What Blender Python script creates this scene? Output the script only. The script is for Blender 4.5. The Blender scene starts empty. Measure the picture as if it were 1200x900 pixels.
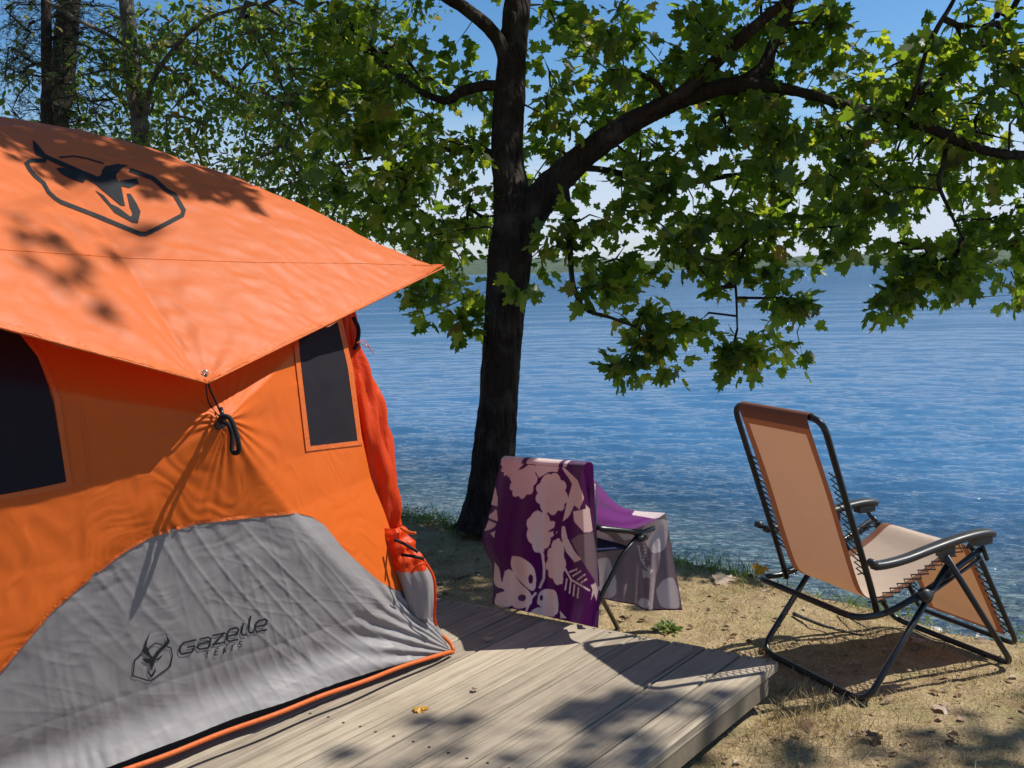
import bpy, math, random
import numpy as np
from mathutils import Vector, noise as mn
from mathutils.bvhtree import BVHTree
from mathutils.geometry import delaunay_2d_cdt
random.seed(7); rng = np.random.default_rng(7)
S = bpy.context.scene
COL = S.collection

# ------------------------------------------------------------------ camera
EYE = np.array([0, 0, 1.65]); FPX = 1150.0
_p = math.atan(130 / FPX); _r = math.radians(1.4)
_f = np.array([0, math.cos(_p), -math.sin(_p)]); _x = np.array([1., 0, 0]); _u = np.cross(_x, _f)
RX = math.cos(_r) * _x - math.sin(_r) * _u; UP = math.sin(_r) * _x + math.cos(_r) * _u
RM = np.array([RX, UP, _f])
def ray(px, py): return np.array([(px - 600) / FPX, (450 - py) / FPX, 1.]) @ RM
def at(px, py, d): return EYE + ray(px, py) * d               # point seen at px,py, d metres deep
def onz(px, py, z):
    d = ray(px, py); return EYE + d * ((z - EYE[2]) / d[2])
def onpl(px, py, P0, n):
    d = ray(px, py); return EYE + d * (np.dot(np.array(P0) - EYE, n) / np.dot(d, n))
def proj(P):
    c = (np.asarray(P) - EYE) @ RM.T
    return 600 + FPX * c[..., 0] / c[..., 2], 450 - FPX * c[..., 1] / c[..., 2], c[..., 2]
cd = bpy.data.cameras.new('camera'); cam = bpy.data.objects.new('camera', cd); COL.objects.link(cam)
cd.sensor_width = 36; cd.lens = 36 * FPX / 1200; cd.clip_end = 20000; cd.clip_start = .05
from mathutils import Matrix
cam.matrix_world = Matrix(((RX[0], UP[0], -_f[0], 0), (RX[1], UP[1], -_f[1], 0), (RX[2], UP[2], -_f[2], 1.65), (0, 0, 0, 1)))
S.camera = cam

# ------------------------------------------------------------------ light
SAZ, SEL = math.radians(78.5), math.radians(55)                 # azimuth from +Y towards +X
SUN = np.array([math.sin(SAZ) * math.cos(SEL), math.cos(SAZ) * math.cos(SEL), math.sin(SEL)])
w = bpy.data.worlds.new('World'); S.world = w; w.use_nodes = True
nt = w.node_tree; nt.nodes.clear()
out = nt.nodes.new('ShaderNodeOutputWorld'); bg = nt.nodes.new('ShaderNodeBackground')
sky = nt.nodes.new('ShaderNodeTexSky'); sky.sky_type = 'NISHITA'; sky.sun_disc = False
sky.sun_elevation = SEL; sky.sun_rotation = SAZ; sky.air_density = 1.0; sky.dust_density = .3; sky.ozone_density = 4.0
bg.inputs['Strength'].default_value = .092
# thin high cloud low over the far shore
tc = nt.nodes.new('ShaderNodeTexCoord'); mp = nt.nodes.new('ShaderNodeMapping'); mp.inputs['Scale'].default_value = (1.6, 1.6, 9)
nz = nt.nodes.new('ShaderNodeTexNoise'); nz.inputs['Scale'].default_value = 2.2; nz.inputs['Detail'].default_value = 7; nz.inputs['Roughness'].default_value = .55
rmp = nt.nodes.new('ShaderNodeValToRGB'); rmp.color_ramp.elements[0].position = .30; rmp.color_ramp.elements[1].position = .54
sep = nt.nodes.new('ShaderNodeSeparateXYZ')
mr = nt.nodes.new('ShaderNodeMapRange'); mr.inputs[1].default_value = .20; mr.inputs[2].default_value = .05; mr.inputs[3].default_value = 0; mr.inputs[4].default_value = 1; mr.interpolation_type = 'SMOOTHSTEP'
ml = nt.nodes.new('ShaderNodeMath'); ml.operation = 'MULTIPLY'; ml2 = nt.nodes.new('ShaderNodeMath'); ml2.operation = 'MULTIPLY'; ml2.inputs[1].default_value = .85
mx = nt.nodes.new('ShaderNodeMix'); mx.data_type = 'RGBA'; mx.inputs[7].default_value = (5.4, 6.0, 7.3, 1)
L = nt.links.new
L(tc.outputs['Generated'], mp.inputs[0]); L(mp.outputs[0], nz.inputs['Vector']); L(nz.outputs[0], rmp.inputs[0])
L(tc.outputs['Generated'], sep.inputs[0]); L(sep.outputs[2], mr.inputs[0]); L(rmp.outputs[0], ml.inputs[0]); L(mr.outputs[0], ml.inputs[1]); L(ml.outputs[0], ml2.inputs[0])
hs = nt.nodes.new('ShaderNodeHueSaturation'); hs.inputs['Saturation'].default_value = 1.25; L(sky.outputs[0], hs.inputs['Color']); L(hs.outputs[0], mx.inputs[6]); L(ml2.outputs[0], mx.inputs[0]); L(mx.outputs[2], bg.inputs[0]); L(bg.outputs[0], out.inputs[0])
sd = bpy.data.lights.new('sun', 'SUN'); sd.energy = 4.5; sd.angle = math.radians(.53); sd.color = (1, .955, .88)
so = bpy.data.objects.new('sun', sd); COL.objects.link(so); so.location = (8, 3, 12)
so.rotation_euler = Vector((-SUN[0], -SUN[1], -SUN[2])).to_track_quat('-Z', 'Y').to_euler()
S.view_settings.view_transform = 'Standard'; S.view_settings.look = 'None'; S.view_settings.gamma = 1; S.view_settings.exposure = .45
S.render.engine = 'CYCLES'
S.cycles.max_bounces = 8; S.cycles.transparent_max_bounces = 12; S.cycles.transmission_bounces = 5; S.cycles.diffuse_bounces = 3
S.cycles.sample_clamp_indirect = 6

# ------------------------------------------------------------------ materials
class N:
    def __init__(s, name):
        s.m = bpy.data.materials.new(name); s.m.use_nodes = True; s.t = s.m.node_tree; s.t.nodes.clear()
        s.o = s.t.nodes.new('ShaderNodeOutputMaterial')
    def n(s, typ, ins=None, **kw):
        x = s.t.nodes.new('ShaderNode' + typ)
        for k, v in kw.items(): setattr(x, k, v)
        for k, v in (ins or {}).items():
            i = x.inputs[k]
            if isinstance(v, bpy.types.NodeSocket): s.t.links.new(v, i)
            elif isinstance(v, (tuple, list)) and i.type == 'RGBA' and len(v) == 3: i.default_value = (*v, 1)
            else: i.default_value = v
        return x
    def coord(s, scale=(1, 1, 1), kind='Object', rot=(0, 0, 0)):
        tc = s.n('TexCoord'); return s.n('Mapping', {'Vector': tc.outputs[kind], 'Scale': scale, 'Rotation': rot}).outputs[0]
    def noise(s, vec, scale, det=4, rough=.55, dist=0, ridged=False):
        kw = dict(noise_type='RIDGED_MULTIFRACTAL') if ridged else {}
        return s.n('TexNoise', {'Vector': vec, 'Scale': scale, 'Detail': det, 'Roughness': rough, 'Distortion': dist}, **kw).outputs[0]
    def ramp(s, fac, stops):
        r = s.n('ValToRGB', {0: fac}); cr = r.color_ramp
        while len(cr.elements) < len(stops): cr.elements.new(.5)
        for e, (p, c) in zip(cr.elements, stops): e.position = p; e.color = (*c, 1) if len(c) == 3 else c
        return r.outputs[0]
    def mix(s, f, a, b, mode='MIX'):
        x = s.n('Mix', data_type='RGBA', blend_type=mode)
        for k, v in ((0, f), (6, a), (7, b)):
            i = x.inputs[k]
            if isinstance(v, bpy.types.NodeSocket): s.t.links.new(v, i)
            elif isinstance(v, (tuple, list)): i.default_value = (*v[:3], 1)
            else: i.default_value = v
        return x.outputs[2]
    def math(s, op, a, b=0., c=None):
        d = {0: a, 1: b}
        if c is not None: d[2] = c
        return s.n('Math', d, operation=op).outputs[0]
    def bump(s, h, dist, st=1, normal=None):
        d = {'Height': h, 'Distance': dist, 'Strength': st}
        if normal: d['Normal'] = normal
        return s.n('Bump', d).outputs[0]
    def out(s, sh, disp=None):
        s.t.links.new(sh, s.o.inputs[0]); return s.m

def fabric(name, col, trans, tf=.35, rough=.45, spec=.4, wr=.006, wscale=3.0, stretch=(1, 1, 1), crease=.004, col2=None, micro=.0004, sheen=0, facet=None):
    k = N(name); v = k.coord(stretch); v0 = k.coord()
    c = k.mix(k.noise(v0, 2.3, 5), col, col2 or tuple(x * .86 for x in col))
    wv = k.noise(v, wscale, 5, .6, 1.2); cr = k.noise(v, wscale * 2.1, 3, .5, .8, ridged=True); cr2 = k.noise(v, wscale * 6, 3, .5, .6, ridged=True)
    b = k.bump(wv, wr, 1); b = k.bump(cr, crease, .8, b); b = k.bump(cr2, crease * .25, .8, b)
    if facet:
        dv = k.mix(.12, v, k.n('TexNoise', {'Vector': v, 'Scale': 2.5, 'Detail': 3}).outputs[1], 'ADD')
        for fs, fd_ in ((facet[0], facet[1]), (facet[0] * 2.7, facet[1] * .35)):
            vo = k.n('TexVoronoi', {'Vector': dv, 'Scale': fs}, feature='F1'); b = k.bump(vo.outputs['Distance'], fd_, .9, b)
    b = k.bump(k.noise(v0, 900, 1), micro, .5, b)
    p = k.n('BsdfPrincipled', {'Base Color': c, 'Roughness': rough, 'Specular IOR Level': spec, 'Normal': b, 'Sheen Weight': sheen, 'Sheen Roughness': .4})
    t = k.n('BsdfTranslucent', {'Color': trans, 'Normal': b})
    m = k.n('MixShader', {0: tf, 1: p.outputs[0], 2: t.outputs[0]})
    return k.out(m.outputs[0])
def simple(name, col, rough=.5, metal=0, spec=.5, var=.15, nscale=30, bump=.0008, bs=None):
    k = N(name); v = k.coord()
    f = k.noise(v, nscale, 5)
    c = k.mix(f, tuple(x * (1 - var) for x in col), tuple(min(1, x * (1 + var)) for x in col))
    r = k.math('MULTIPLY_ADD', f, .25, rough - .12)
    p = k.n('BsdfPrincipled', {'Base Color': c, 'Roughness': r, 'Metallic': metal, 'Specular IOR Level': spec, 'Normal': k.bump(k.noise(v, bs or nscale * 3, 3), bump)})
    return k.out(p.outputs[0])

M = {}
M['fly'] = fabric('orange_fly_fabric', (.64, .160, .048), (.80, .03, .003), .17, .5, .25, .006, 2.2, (1, 1, 1), .007, facet=(3.2, .003))
M['wall'] = fabric('orange_wall_fabric', (.76, .145, .016), (.80, .05, .004), .20, .5, .25, .005, 2.0, (1, 1, .6), .004)
M['door'] = fabric('orange_door_fabric', (.76, .075, .010), (.85, .05, .004), .35, .42, .25, .012, 5, (1.4, 1.4, .5), .012, facet=(8, .010))
M['grey'] = fabric('grey_skirt_fabric', (.29, .272, .268), (.25, .24, .25), .12, .45, .35, .004, 3.0, (1, 1, .7), .006, facet=(7.0, .004))
M['floor'] = simple('shade_black_tent_floor', (.012, .012, .013), .5)  # floor coloured near-black to put the shade of the hem gap into it
M['trim'] = fabric('orange_trim_tape', (.70, .15, .03), (.6, .1, .02), .15, .5, .3, .003, 30, (1, 1, 1), .003)
M['mesh'] = fabric('dark_window_mesh', (.022, .019, .024), (.03, .02, .02), .15, .7, .15, .003, 5, (1, 1, 1), .001)
M['print'] = simple('dark_printed_ink', (.014, .014, .016), .7, 0, .25, .2, 12, .0003)
M['blackcord'] = simple('black_cord_webbing', (.008, .008, .009), .75, 0, .3, .3, 200, .001)
M['steel'] = simple('brass_grommet_steel', (.55, .5, .42), .3, .9)
M['tube'] = simple('black_tube_paint', (.011, .011, .012), .33, 0, .55, .2, 40, .0003)
M['plastic'] = simple('black_armrest_plastic', (.028, .028, .03), .42, 0, .5, .25, 25, .0004)
M['rubber'] = simple('dark_rubber', (.02, .02, .02), .8, 0, .3)
M['bluecloth'] = fabric('navy_seat_cloth', (.02, .022, .07), (.02, .02, .08), .2, .7, .2, .004, 12)
M['sling'] = None
def mk_sling(name, col, tr, tf):
    k = N(name); v = k.coord()
    wv = k.noise(k.coord((1, 1, 60)), 12, 2); c = k.mix(k.noise(v, 8, 4), col, tuple(x * .85 for x in col))
    c = k.mix(k.math('MULTIPLY', wv, .3), c, tuple(x * .7 for x in col))
    b = k.bump(k.noise(v, 700, 1), .0006, .7); b = k.bump(k.noise(v, 5, 3), .006, 1, b)
    p = k.n('BsdfPrincipled', {'Base Color': c, 'Roughness': .6, 'Normal': b, 'Specular IOR Level': .35})
    t = k.n('BsdfTranslucent', {'Color': tr, 'Normal': b})
    return k.out(k.n('MixShader', {0: tf, 1: p.outputs[0], 2: t.outputs[0]}).outputs[0])
M['sling'] = mk_sling('tan_sling_mesh', (.68, .54, .43), (.40, .17, .065), .30)
M['hem'] = mk_sling('brown_sling_hem', (.24, .10, .06), (.20, .06, .02), .25)

def wood():
    k = N('weathered_deck_wood'); v = k.coord((1, .035, 1)); v0 = k.coord()
    at_ = k.n('Attribute', attribute_name='rnd').outputs['Fac']
    off = k.n('CombineXYZ', {0: k.math('MULTIPLY', at_, 37.), 1: k.math('MULTIPLY', at_, 11.), 2: 0.}).outputs[0]
    vv = k.n('VectorMath', {0: v, 1: off}, operation='ADD').outputs[0]
    g = k.noise(vv, 55, 8, .65, .4); g2 = k.noise(vv, 9, 5, .6, 1.5); st = k.noise(v0, 3.2, 5, .65); kn = k.noise(v0, 1.1, 3)
    c = k.ramp(g, [(.31, (.075, .06, .045)), (.46, (.32, .27, .20)), (.68, (.53, .46, .36))])
    c = k.mix(k.ramp(g2, [(.35, (0, 0, 0)), (.7, (1, 1, 1))]), c, (.36, .315, .25), 'MIX')
    c = k.mix(k.math('MULTIPLY', k.ramp(st, [(.45, (0, 0, 0)), (.75, (1, 1, 1))]), .5), c, (.16, .135, .10))
    c = k.mix(1.0, c, k.ramp(at_, [(0, (.80, .78, .76)), (1, (1.08, 1.05, 1.0))]), 'MULTIPLY')
    b = k.bump(g, .005, .9); b = k.bump(g2, .004, .6, b)
    return k.out(k.n('BsdfPrincipled', {'Base Color': c, 'Roughness': .78, 'Specular IOR Level': .25, 'Normal': b}).outputs[0])
M['wood'] = wood()
M['rim'] = simple('dark_joist_wood', (.17, .14, .10), .85, 0, .2, .35, 9, .002)  # joists get a darker brown than the deck boards
M['nail'] = simple('rusty_nail', (.05, .035, .03), .6, .3)

def bark(name, a, b_, sc=1., moss=None):
    k = N(name); v = k.coord((1, 1, .22)); v0 = k.coord()
    n1 = k.noise(v, 26 * sc, 6, .6, .6, ridged=True); n2 = k.noise(v, 60 * sc, 5, .6); n3 = k.noise(v0, 5 * sc, 4)
    c = k.mix(k.math('MULTIPLY', n2, 1.0), a, b_); c = k.mix(k.ramp(n3, [(.5, (0, 0, 0)), (.68, (1, 1, 1))]), c, moss or b_)
    b = k.bump(n1, .06 / sc, 1.); b = k.bump(n2, .015 / sc, .9, b)
    return k.out(k.n('BsdfPrincipled', {'Base Color': c, 'Roughness': .9, 'Specular IOR Level': .2, 'Normal': b}).outputs[0])
M['bark'] = bark('dark_ridged_bark', (.012, .009, .006), (.042, .032, .023), 1, (.06, .055, .042))
M['bark2'] = bark('grey_smooth_bark', (.05, .043, .035), (.16, .145, .12), 1.6, (.24, .23, .20))
M['bark3'] = bark('dark_conifer_bark', (.016, .012, .01), (.045, .034, .027), 2)

def leafmat(name, cols, trs, tf=.5, gl=.35):
    k = N(name); a = k.n('Attribute', attribute_name='rnd').outputs['Fac']
    c = k.ramp(a, cols); t = k.ramp(a, trs)
    p = k.n('BsdfPrincipled', {'Base Color': c, 'Roughness': .42, 'Specular IOR Level': gl})
    tr = k.n('BsdfTranslucent', {'Color': t})
    return k.out(k.n('MixShader', {0: tf, 1: p.outputs[0], 2: tr.outputs[0]}).outputs[0])
M['leaf'] = leafmat('maple_leaves', [(0, (.025, .045, .012)), (.6, (.042, .07, .016)), (.93, (.06, .11, .016)), (1, (.10, .09, .02))],
                    [(0, (.17, .30, .018)), (.6, (.38, .54, .025)), (.93, (.66, .72, .05)), (1, (.60, .42, .08))], .50)
M['leaf2'] = leafmat('small_green_leaves', [(0, (.04, .08, .02)), (.7, (.07, .12, .025)), (.95, (.14, .15, .03)), (1, (.2, .12, .03))],
                     [(0, (.16, .30, .03)), (.7, (.36, .52, .04)), (.95, (.5, .48, .06)), (1, (.55, .3, .06))], .42)
M['needle'] = leafmat('spruce_needles', [(0, (.012, .024, .008)), (1, (.03, .045, .014))], [(0, (.03, .06, .008)), (1, (.10, .14, .02))], .2)
M['shrub'] = leafmat('bank_leaves', [(0, (.06, .12, .02)), (1, (.12, .17, .04))], [(0, (.15, .25, .03)), (1, (.3, .38, .05))], .4)
M['dry'] = leafmat('dry_grass_blades', [(0, (.22, .18, .07)), (.35, (.42, .31, .155)), (1, (.60, .48, .28))], [(0, (.2, .25, .05)), (.35, (.4, .3, .1)), (1, (.55, .42, .18))], .3, .2)
M['litter'] = leafmat('brown_litter', [(0, (.10, .055, .03)), (.5, (.24, .15, .09)), (1, (.50, .38, .28))], [(0, (.15, .06, .02)), (1, (.5, .3, .15))], .2, .3)
M['yleaf'] = leafmat('yellow_leaf', [(0, (.65, .28, .02)), (1, (.75, .42, .04))], [(0, (.7, .3, .02)), (1, (.8, .45, .03))], .35)

# ------------------------------------------------------------------ mesh helpers
def mesh(name, V, Fs, mat, parent=None, smooth=True, attr=None, mats=None, fm=None, base=None, uv=None, rnd_dom='POINT'):
    """one mesh object, vertices given in world space, origin at base (or the parent's origin)"""
    V = np.asarray(V, float)
    if parent is not None:
        r = parent
        while r.parent: r = r.parent
        inv = (Matrix.Translation(r.location) @ r.rotation_euler.to_matrix().to_4x4()).inverted()
        A = np.array(inv); V = V @ A[:3, :3].T + A[:3, 3]
    else:
        if base is None:
            mn_, mx_ = V.min(0), V.max(0); base = np.array([(mn_[0] + mx_[0]) / 2, (mn_[1] + mx_[1]) / 2, mn_[2]])
        V = V - base
    me = bpy.data.meshes.new(name)
    if isinstance(Fs, np.ndarray):
        nf, kk = Fs.shape
        me.vertices.add(len(V)); me.vertices.foreach_set('co', V.astype(np.float32).ravel())
        me.loops.add(nf * kk); me.loops.foreach_set('vertex_index', Fs.astype(np.int32).ravel())
        me.polygons.add(nf); me.polygons.foreach_set('loop_start', np.arange(0, nf * kk, kk, dtype=np.int32))
        me.update(calc_edges=True)
    else: me.from_pydata(V.tolist(), [], [tuple(map(int, f)) for f in Fs])
    for m in (mats or [mat]): me.materials.append(m)
    if fm is not None: me.polygons.foreach_set('material_index', np.asarray(fm, dtype=np.int32))
    me.polygons.foreach_set('use_smooth', [smooth] * len(me.polygons))
    if attr is not None:
        a = me.attributes.new('rnd', 'FLOAT', rnd_dom); a.data.foreach_set('value', np.asarray(attr, dtype=np.float32))
    me.validate(); me.update()
    o = bpy.data.objects.new(name, me); COL.objects.link(o)
    if parent is not None: o.parent = parent
    else: o.location = base
    return o
def thing(name, loc, label, cat, group=None, rz=0):
    o = bpy.data.objects.new(name, None); COL.objects.link(o); o.location = loc; o.rotation_euler = (0, 0, rz); o.empty_display_size = .2
    tag(o, label, cat, group); return o
def tag(o, label=None, cat=None, group=None, kind=None):
    if label: o['label'] = label
    if cat: o['category'] = cat
    if group: o['group'] = group
    if kind: o['kind'] = kind
    return o
class MB:
    def __init__(s): s.V = []; s.F = []; s.A = []; s.n = 0
    def add(s, V, F, a=0.):
        V = np.asarray(V, float); s.V.append(V); s.F += [tuple(i + s.n for i in f) for f in F]; s.n += len(V); s.A += [a] * len(V)
    def build(s, name, mat, parent=None, smooth=True, **k):
        return mesh(name, np.concatenate(s.V), s.F, mat, parent, smooth, attr=s.A, **k)
def catmull(P, n=6):
    P = [np.array(p, float) for p in P]; P = [2 * P[0] - P[1]] + P + [2 * P[-1] - P[-2]]; out = []
    for i in range(1, len(P) - 2):
        for t in np.arange(n) / n:
            a, b, c, d = P[i - 1:i + 3]
            out.append(.5 * (2 * b + (c - a) * t + (2 * a - 5 * b + 4 * c - d) * t * t + (3 * b - a - 3 * c + d) * t ** 3))
    out.append(P[-2]); return np.array(out)
def fillet(P, r=.05, n=5):
    """polyline with rounded corners"""
    P = [np.array(p, float) for p in P]; out = [P[0]]
    for i in range(1, len(P) - 1):
        a = P[i - 1] - P[i]; b = P[i + 1] - P[i]; la, lb = np.linalg.norm(a), np.linalg.norm(b); rr = min(r, la * .45, lb * .45)
        A = P[i] + a / la * rr; B = P[i] + b / lb * rr
        for t in np.linspace(0, 1, n + 1): out.append((1 - t) ** 2 * A + 2 * t * (1 - t) * P[i] + t * t * B)
    out.append(P[-1]); return np.array(out)
def tube(mb, P, rad, k=8, caps=True, a=0., rough=0., ridge=0.):
    P = np.asarray(P, float); m = len(P); rad = np.full(m, rad, float) if np.isscalar(rad) else np.asarray(rad, float)
    T = np.gradient(P, axis=0); T /= np.linalg.norm(T, axis=1)[:, None] + 1e-12
    up = np.array([0, 0, 1.]) if abs(T[0][2]) < .9 else np.array([1., 0, 0])
    V = []; nrm = np.cross(T[0], up); nrm /= np.linalg.norm(nrm)
    for i in range(m):
        nrm = nrm - T[i] * (nrm @ T[i]); nrm /= np.linalg.norm(nrm) + 1e-12; b = np.cross(T[i], nrm)
        for j in range(k):
            th = 2 * math.pi * j / k; r = rad[i]
            if rough:
                q = P[i] + r * (math.cos(th) * nrm + math.sin(th) * b)
                r *= 1 + rough * mn.noise(Vector((q[0] * 9, q[1] * 9, q[2] * 3))) + rough * .6 * mn.noise(Vector((q[0] * 25, q[1] * 25, q[2] * 9)))
            if ridge:
                q = P[i] + r * (math.cos(th) * nrm + math.sin(th) * b)
                w1 = mn.noise(Vector((q[0] * 26, q[1] * 26, q[2] * 3.4))); w2 = mn.noise(Vector((q[0] * 60, q[1] * 60, q[2] * 14)))
                r += ridge * (min(.28, abs(w1)) * 2.6 - .35 + .4 * w2)
            V.append(P[i] + r * (math.cos(th) * nrm + math.sin(th) * b))
    F = [(i * k + j, i * k + (j + 1) % k, (i + 1) * k + (j + 1) % k, (i + 1) * k + j) for i in range(m - 1) for j in range(k)]
    if caps: F += [tuple(range(k))[::-1], tuple(range((m - 1) * k, m * k))]
    mb.add(V, F, a)
def box(mb, c, ax, ay, az, a=0.):
    c, ax, ay, az = map(lambda q: np.array(q, float), (c, ax, ay, az))
    V = [c + i * ax + j * ay + k * az for i in (-1, 1) for j in (-1, 1) for k in (-1, 1)]
    mb.add(V, [(0, 1, 3, 2), (4, 6, 7, 5), (0, 4, 5, 1), (2, 3, 7, 6), (0, 2, 6, 4), (1, 5, 7, 3)], a)
def gridfaces(nu, nv):
    i, j = np.meshgrid(np.arange(nu - 1), np.arange(nv - 1), indexing='ij'); a = (i * nv + j).ravel()
    return np.stack([a, a + 1, a + nv + 1, a + nv], 1)
def inpoly(X, Y, P):
    P = np.asarray(P, float); r = np.zeros(X.shape, bool); n = len(P)
    for i in range(n):
        x0, y0 = P[i]; x1, y1 = P[(i + 1) % n]
        if y0 == y1: continue
        c = ((y0 > Y) != (y1 > Y)) & (X < (x1 - x0) * (Y - y0) / (y1 - y0) + x0); r ^= c
    return r
def vnoise(P, f, seed=0, oct_=3):
    P = np.asarray(P, float).reshape(-1, 3); o = seed * 17.3; f = np.broadcast_to(np.asarray(f, float), (3,)) if not np.isscalar(f) else (f, f, f)
    return np.array([mn.fractal(Vector((p[0] * f[0] + o, p[1] * f[1] - o, p[2] * f[2] + o * .5)), .55, 2.1, oct_) for p in P])

# ------------------------------------------------------------------ ground, bank, beach, lake bed: one sheet
_a, _b = onz(480, 602, 0), onz(1190, 722, 0); P0 = _a[:2]; _e = (_b - _a)[:2] / np.linalg.norm((_b - _a)[:2]); MN = np.array([-_e[1], _e[0]]); WZ = -.75
def bankd(x, y): return (x - P0[0]) * MN[0] + (y - P0[1]) * MN[1]
def gz(x, y, fine=True):
    x = np.asarray(x, float); y = np.asarray(y, float); d = bankd(x, y); t = x * _e[0] + y * _e[1]; _c = onz(835, 650, 0); _t = _c[0] * _e[0] + _c[1] * _e[1]; d = d - .24 * np.exp(-((t - _t) / .75) ** 2)
    d = d - .16 * np.sin(t * 1.3 + .2) - .06 * np.sin(t * 3.7 + 1) - .04 * np.sin(t * 8.1)
    z = np.interp(d, [-400, -30, -1.2, -.35, -.03, .20, .6, 1.2, 3.4, 9, 25, 60, 9000], [3, .5, .0, -.005, -.04, -.34, -.60, -.72, WZ - .22, WZ - .9, WZ - 2.6, WZ - 8, WZ - 12])
    z = z + np.where(d < 0, .018 * np.sin(x * 1.9 + 1) * np.sin(y * 1.6 + .5) + .008 * np.sin(x * 6.1 + y * 2) * np.sin(y * 5.3 - x), 0)
    return z
def axis(c, inner, step, outer, g=1.16):
    a = [0.]; s = step
    while a[-1] < outer:
        a.append(a[-1] + s)
        if a[-1] > inner: s *= g
    a = np.array(a); return np.concatenate([c - a[:0:-1], c + a])
gx, gy = axis(1.0, 3.6, .035, 9000, 1.2), axis(4.6, 3.2, .035, 9000, 1.2)
GX, GY = np.meshgrid(gx, gy, indexing='ij'); GZ = gz(GX, GY)
V = np.stack([GX, GY, GZ], -1).reshape(-1, 3)
near = (abs(GX - 1.0) < 4.2) & (abs(GY - 4.6) < 4.4); nn = near.ravel()
V[nn, 2] += .010 * vnoise(V[nn] * [1, 1, 0], 6, 3, 4)
def groundmat():
    k = N('dry_lawn_and_pebble_beach'); v = k.coord(); g = k.n('NewGeometry').outputs['Position']
    sp = k.n('SeparateXYZ', {0: g}).outputs
    n1 = k.noise(v, 1.3, 5, .6); n5 = k.noise(v, 5.5, 5, .7); n2 = k.noise(v, 14, 6, .7); n3 = k.noise(v, 95, 4, .7); n4 = k.noise(v, 3.6, 5, .65)
    soil = k.ramp(n3, [(.3, (.17, .115, .06)), (.5, (.38, .28, .15)), (.72, (.58, .46, .28))])
    green = k.ramp(n3, [(.3, (.16, .12, .05)), (.7, (.42, .34, .17))])
    c = k.mix(k.ramp(n4, [(.44, (0, 0, 0)), (.62, (1, 1, 1))]), soil, green)
    c = k.mix(k.math('MULTIPLY', k.ramp(n2, [(.52, (0, 0, 0)), (.62, (1, 1, 1))]), .55), c, (.30, .20, .13))
    c = k.mix(k.math('MULTIPLY', k.ramp(n5, [(.50, (0, 0, 0)), (.66, (1, 1, 1))]), .55), c, (.16, .10, .055))
    vo = k.n('TexVoronoi', {'Vector': v, 'Scale': 13.}); vo2 = k.n('TexVoronoi', {'Vector': v, 'Scale': 4.5})
    peb = k.ramp(k.n('SeparateColor', {0: vo.outputs['Color']}).outputs[0], [(0, (.13, .12, .10)), (.5, (.28, .26, .22)), (.85, (.40, .36, .30)), (1, (.6, .57, .52))])
    peb = k.mix(k.ramp(vo.outputs['Distance'], [(.35, (0, 0, 0)), (.75, (1, 1, 1))]), peb, (.05, .045, .035))
    peb = k.mix(k.ramp(k.n('SeparateColor', {0: vo2.outputs['Color']}).outputs[0], [(.6, (0, 0, 0)), (.9, (.7, .7, .7))]), peb, (.16, .11, .07))
    m = k.n('MapRange', {0: sp[2], 1: -.20, 2: -.42, 3: 0., 4: 1.}).outputs[0]
    c = k.mix(m, c, peb)
    b = k.bump(n3, .012, .8); b = k.bump(n2, .03, .5, b)
    return k.out(k.n('BsdfPrincipled', {'Base Color': c, 'Roughness': .9, 'Specular IOR Level': .15, 'Normal': b}).outputs[0])
g = mesh('ground', V, gridfaces(len(gx), len(gy)), groundmat(), base=np.zeros(3)); tag(g, kind='structure')

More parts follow.
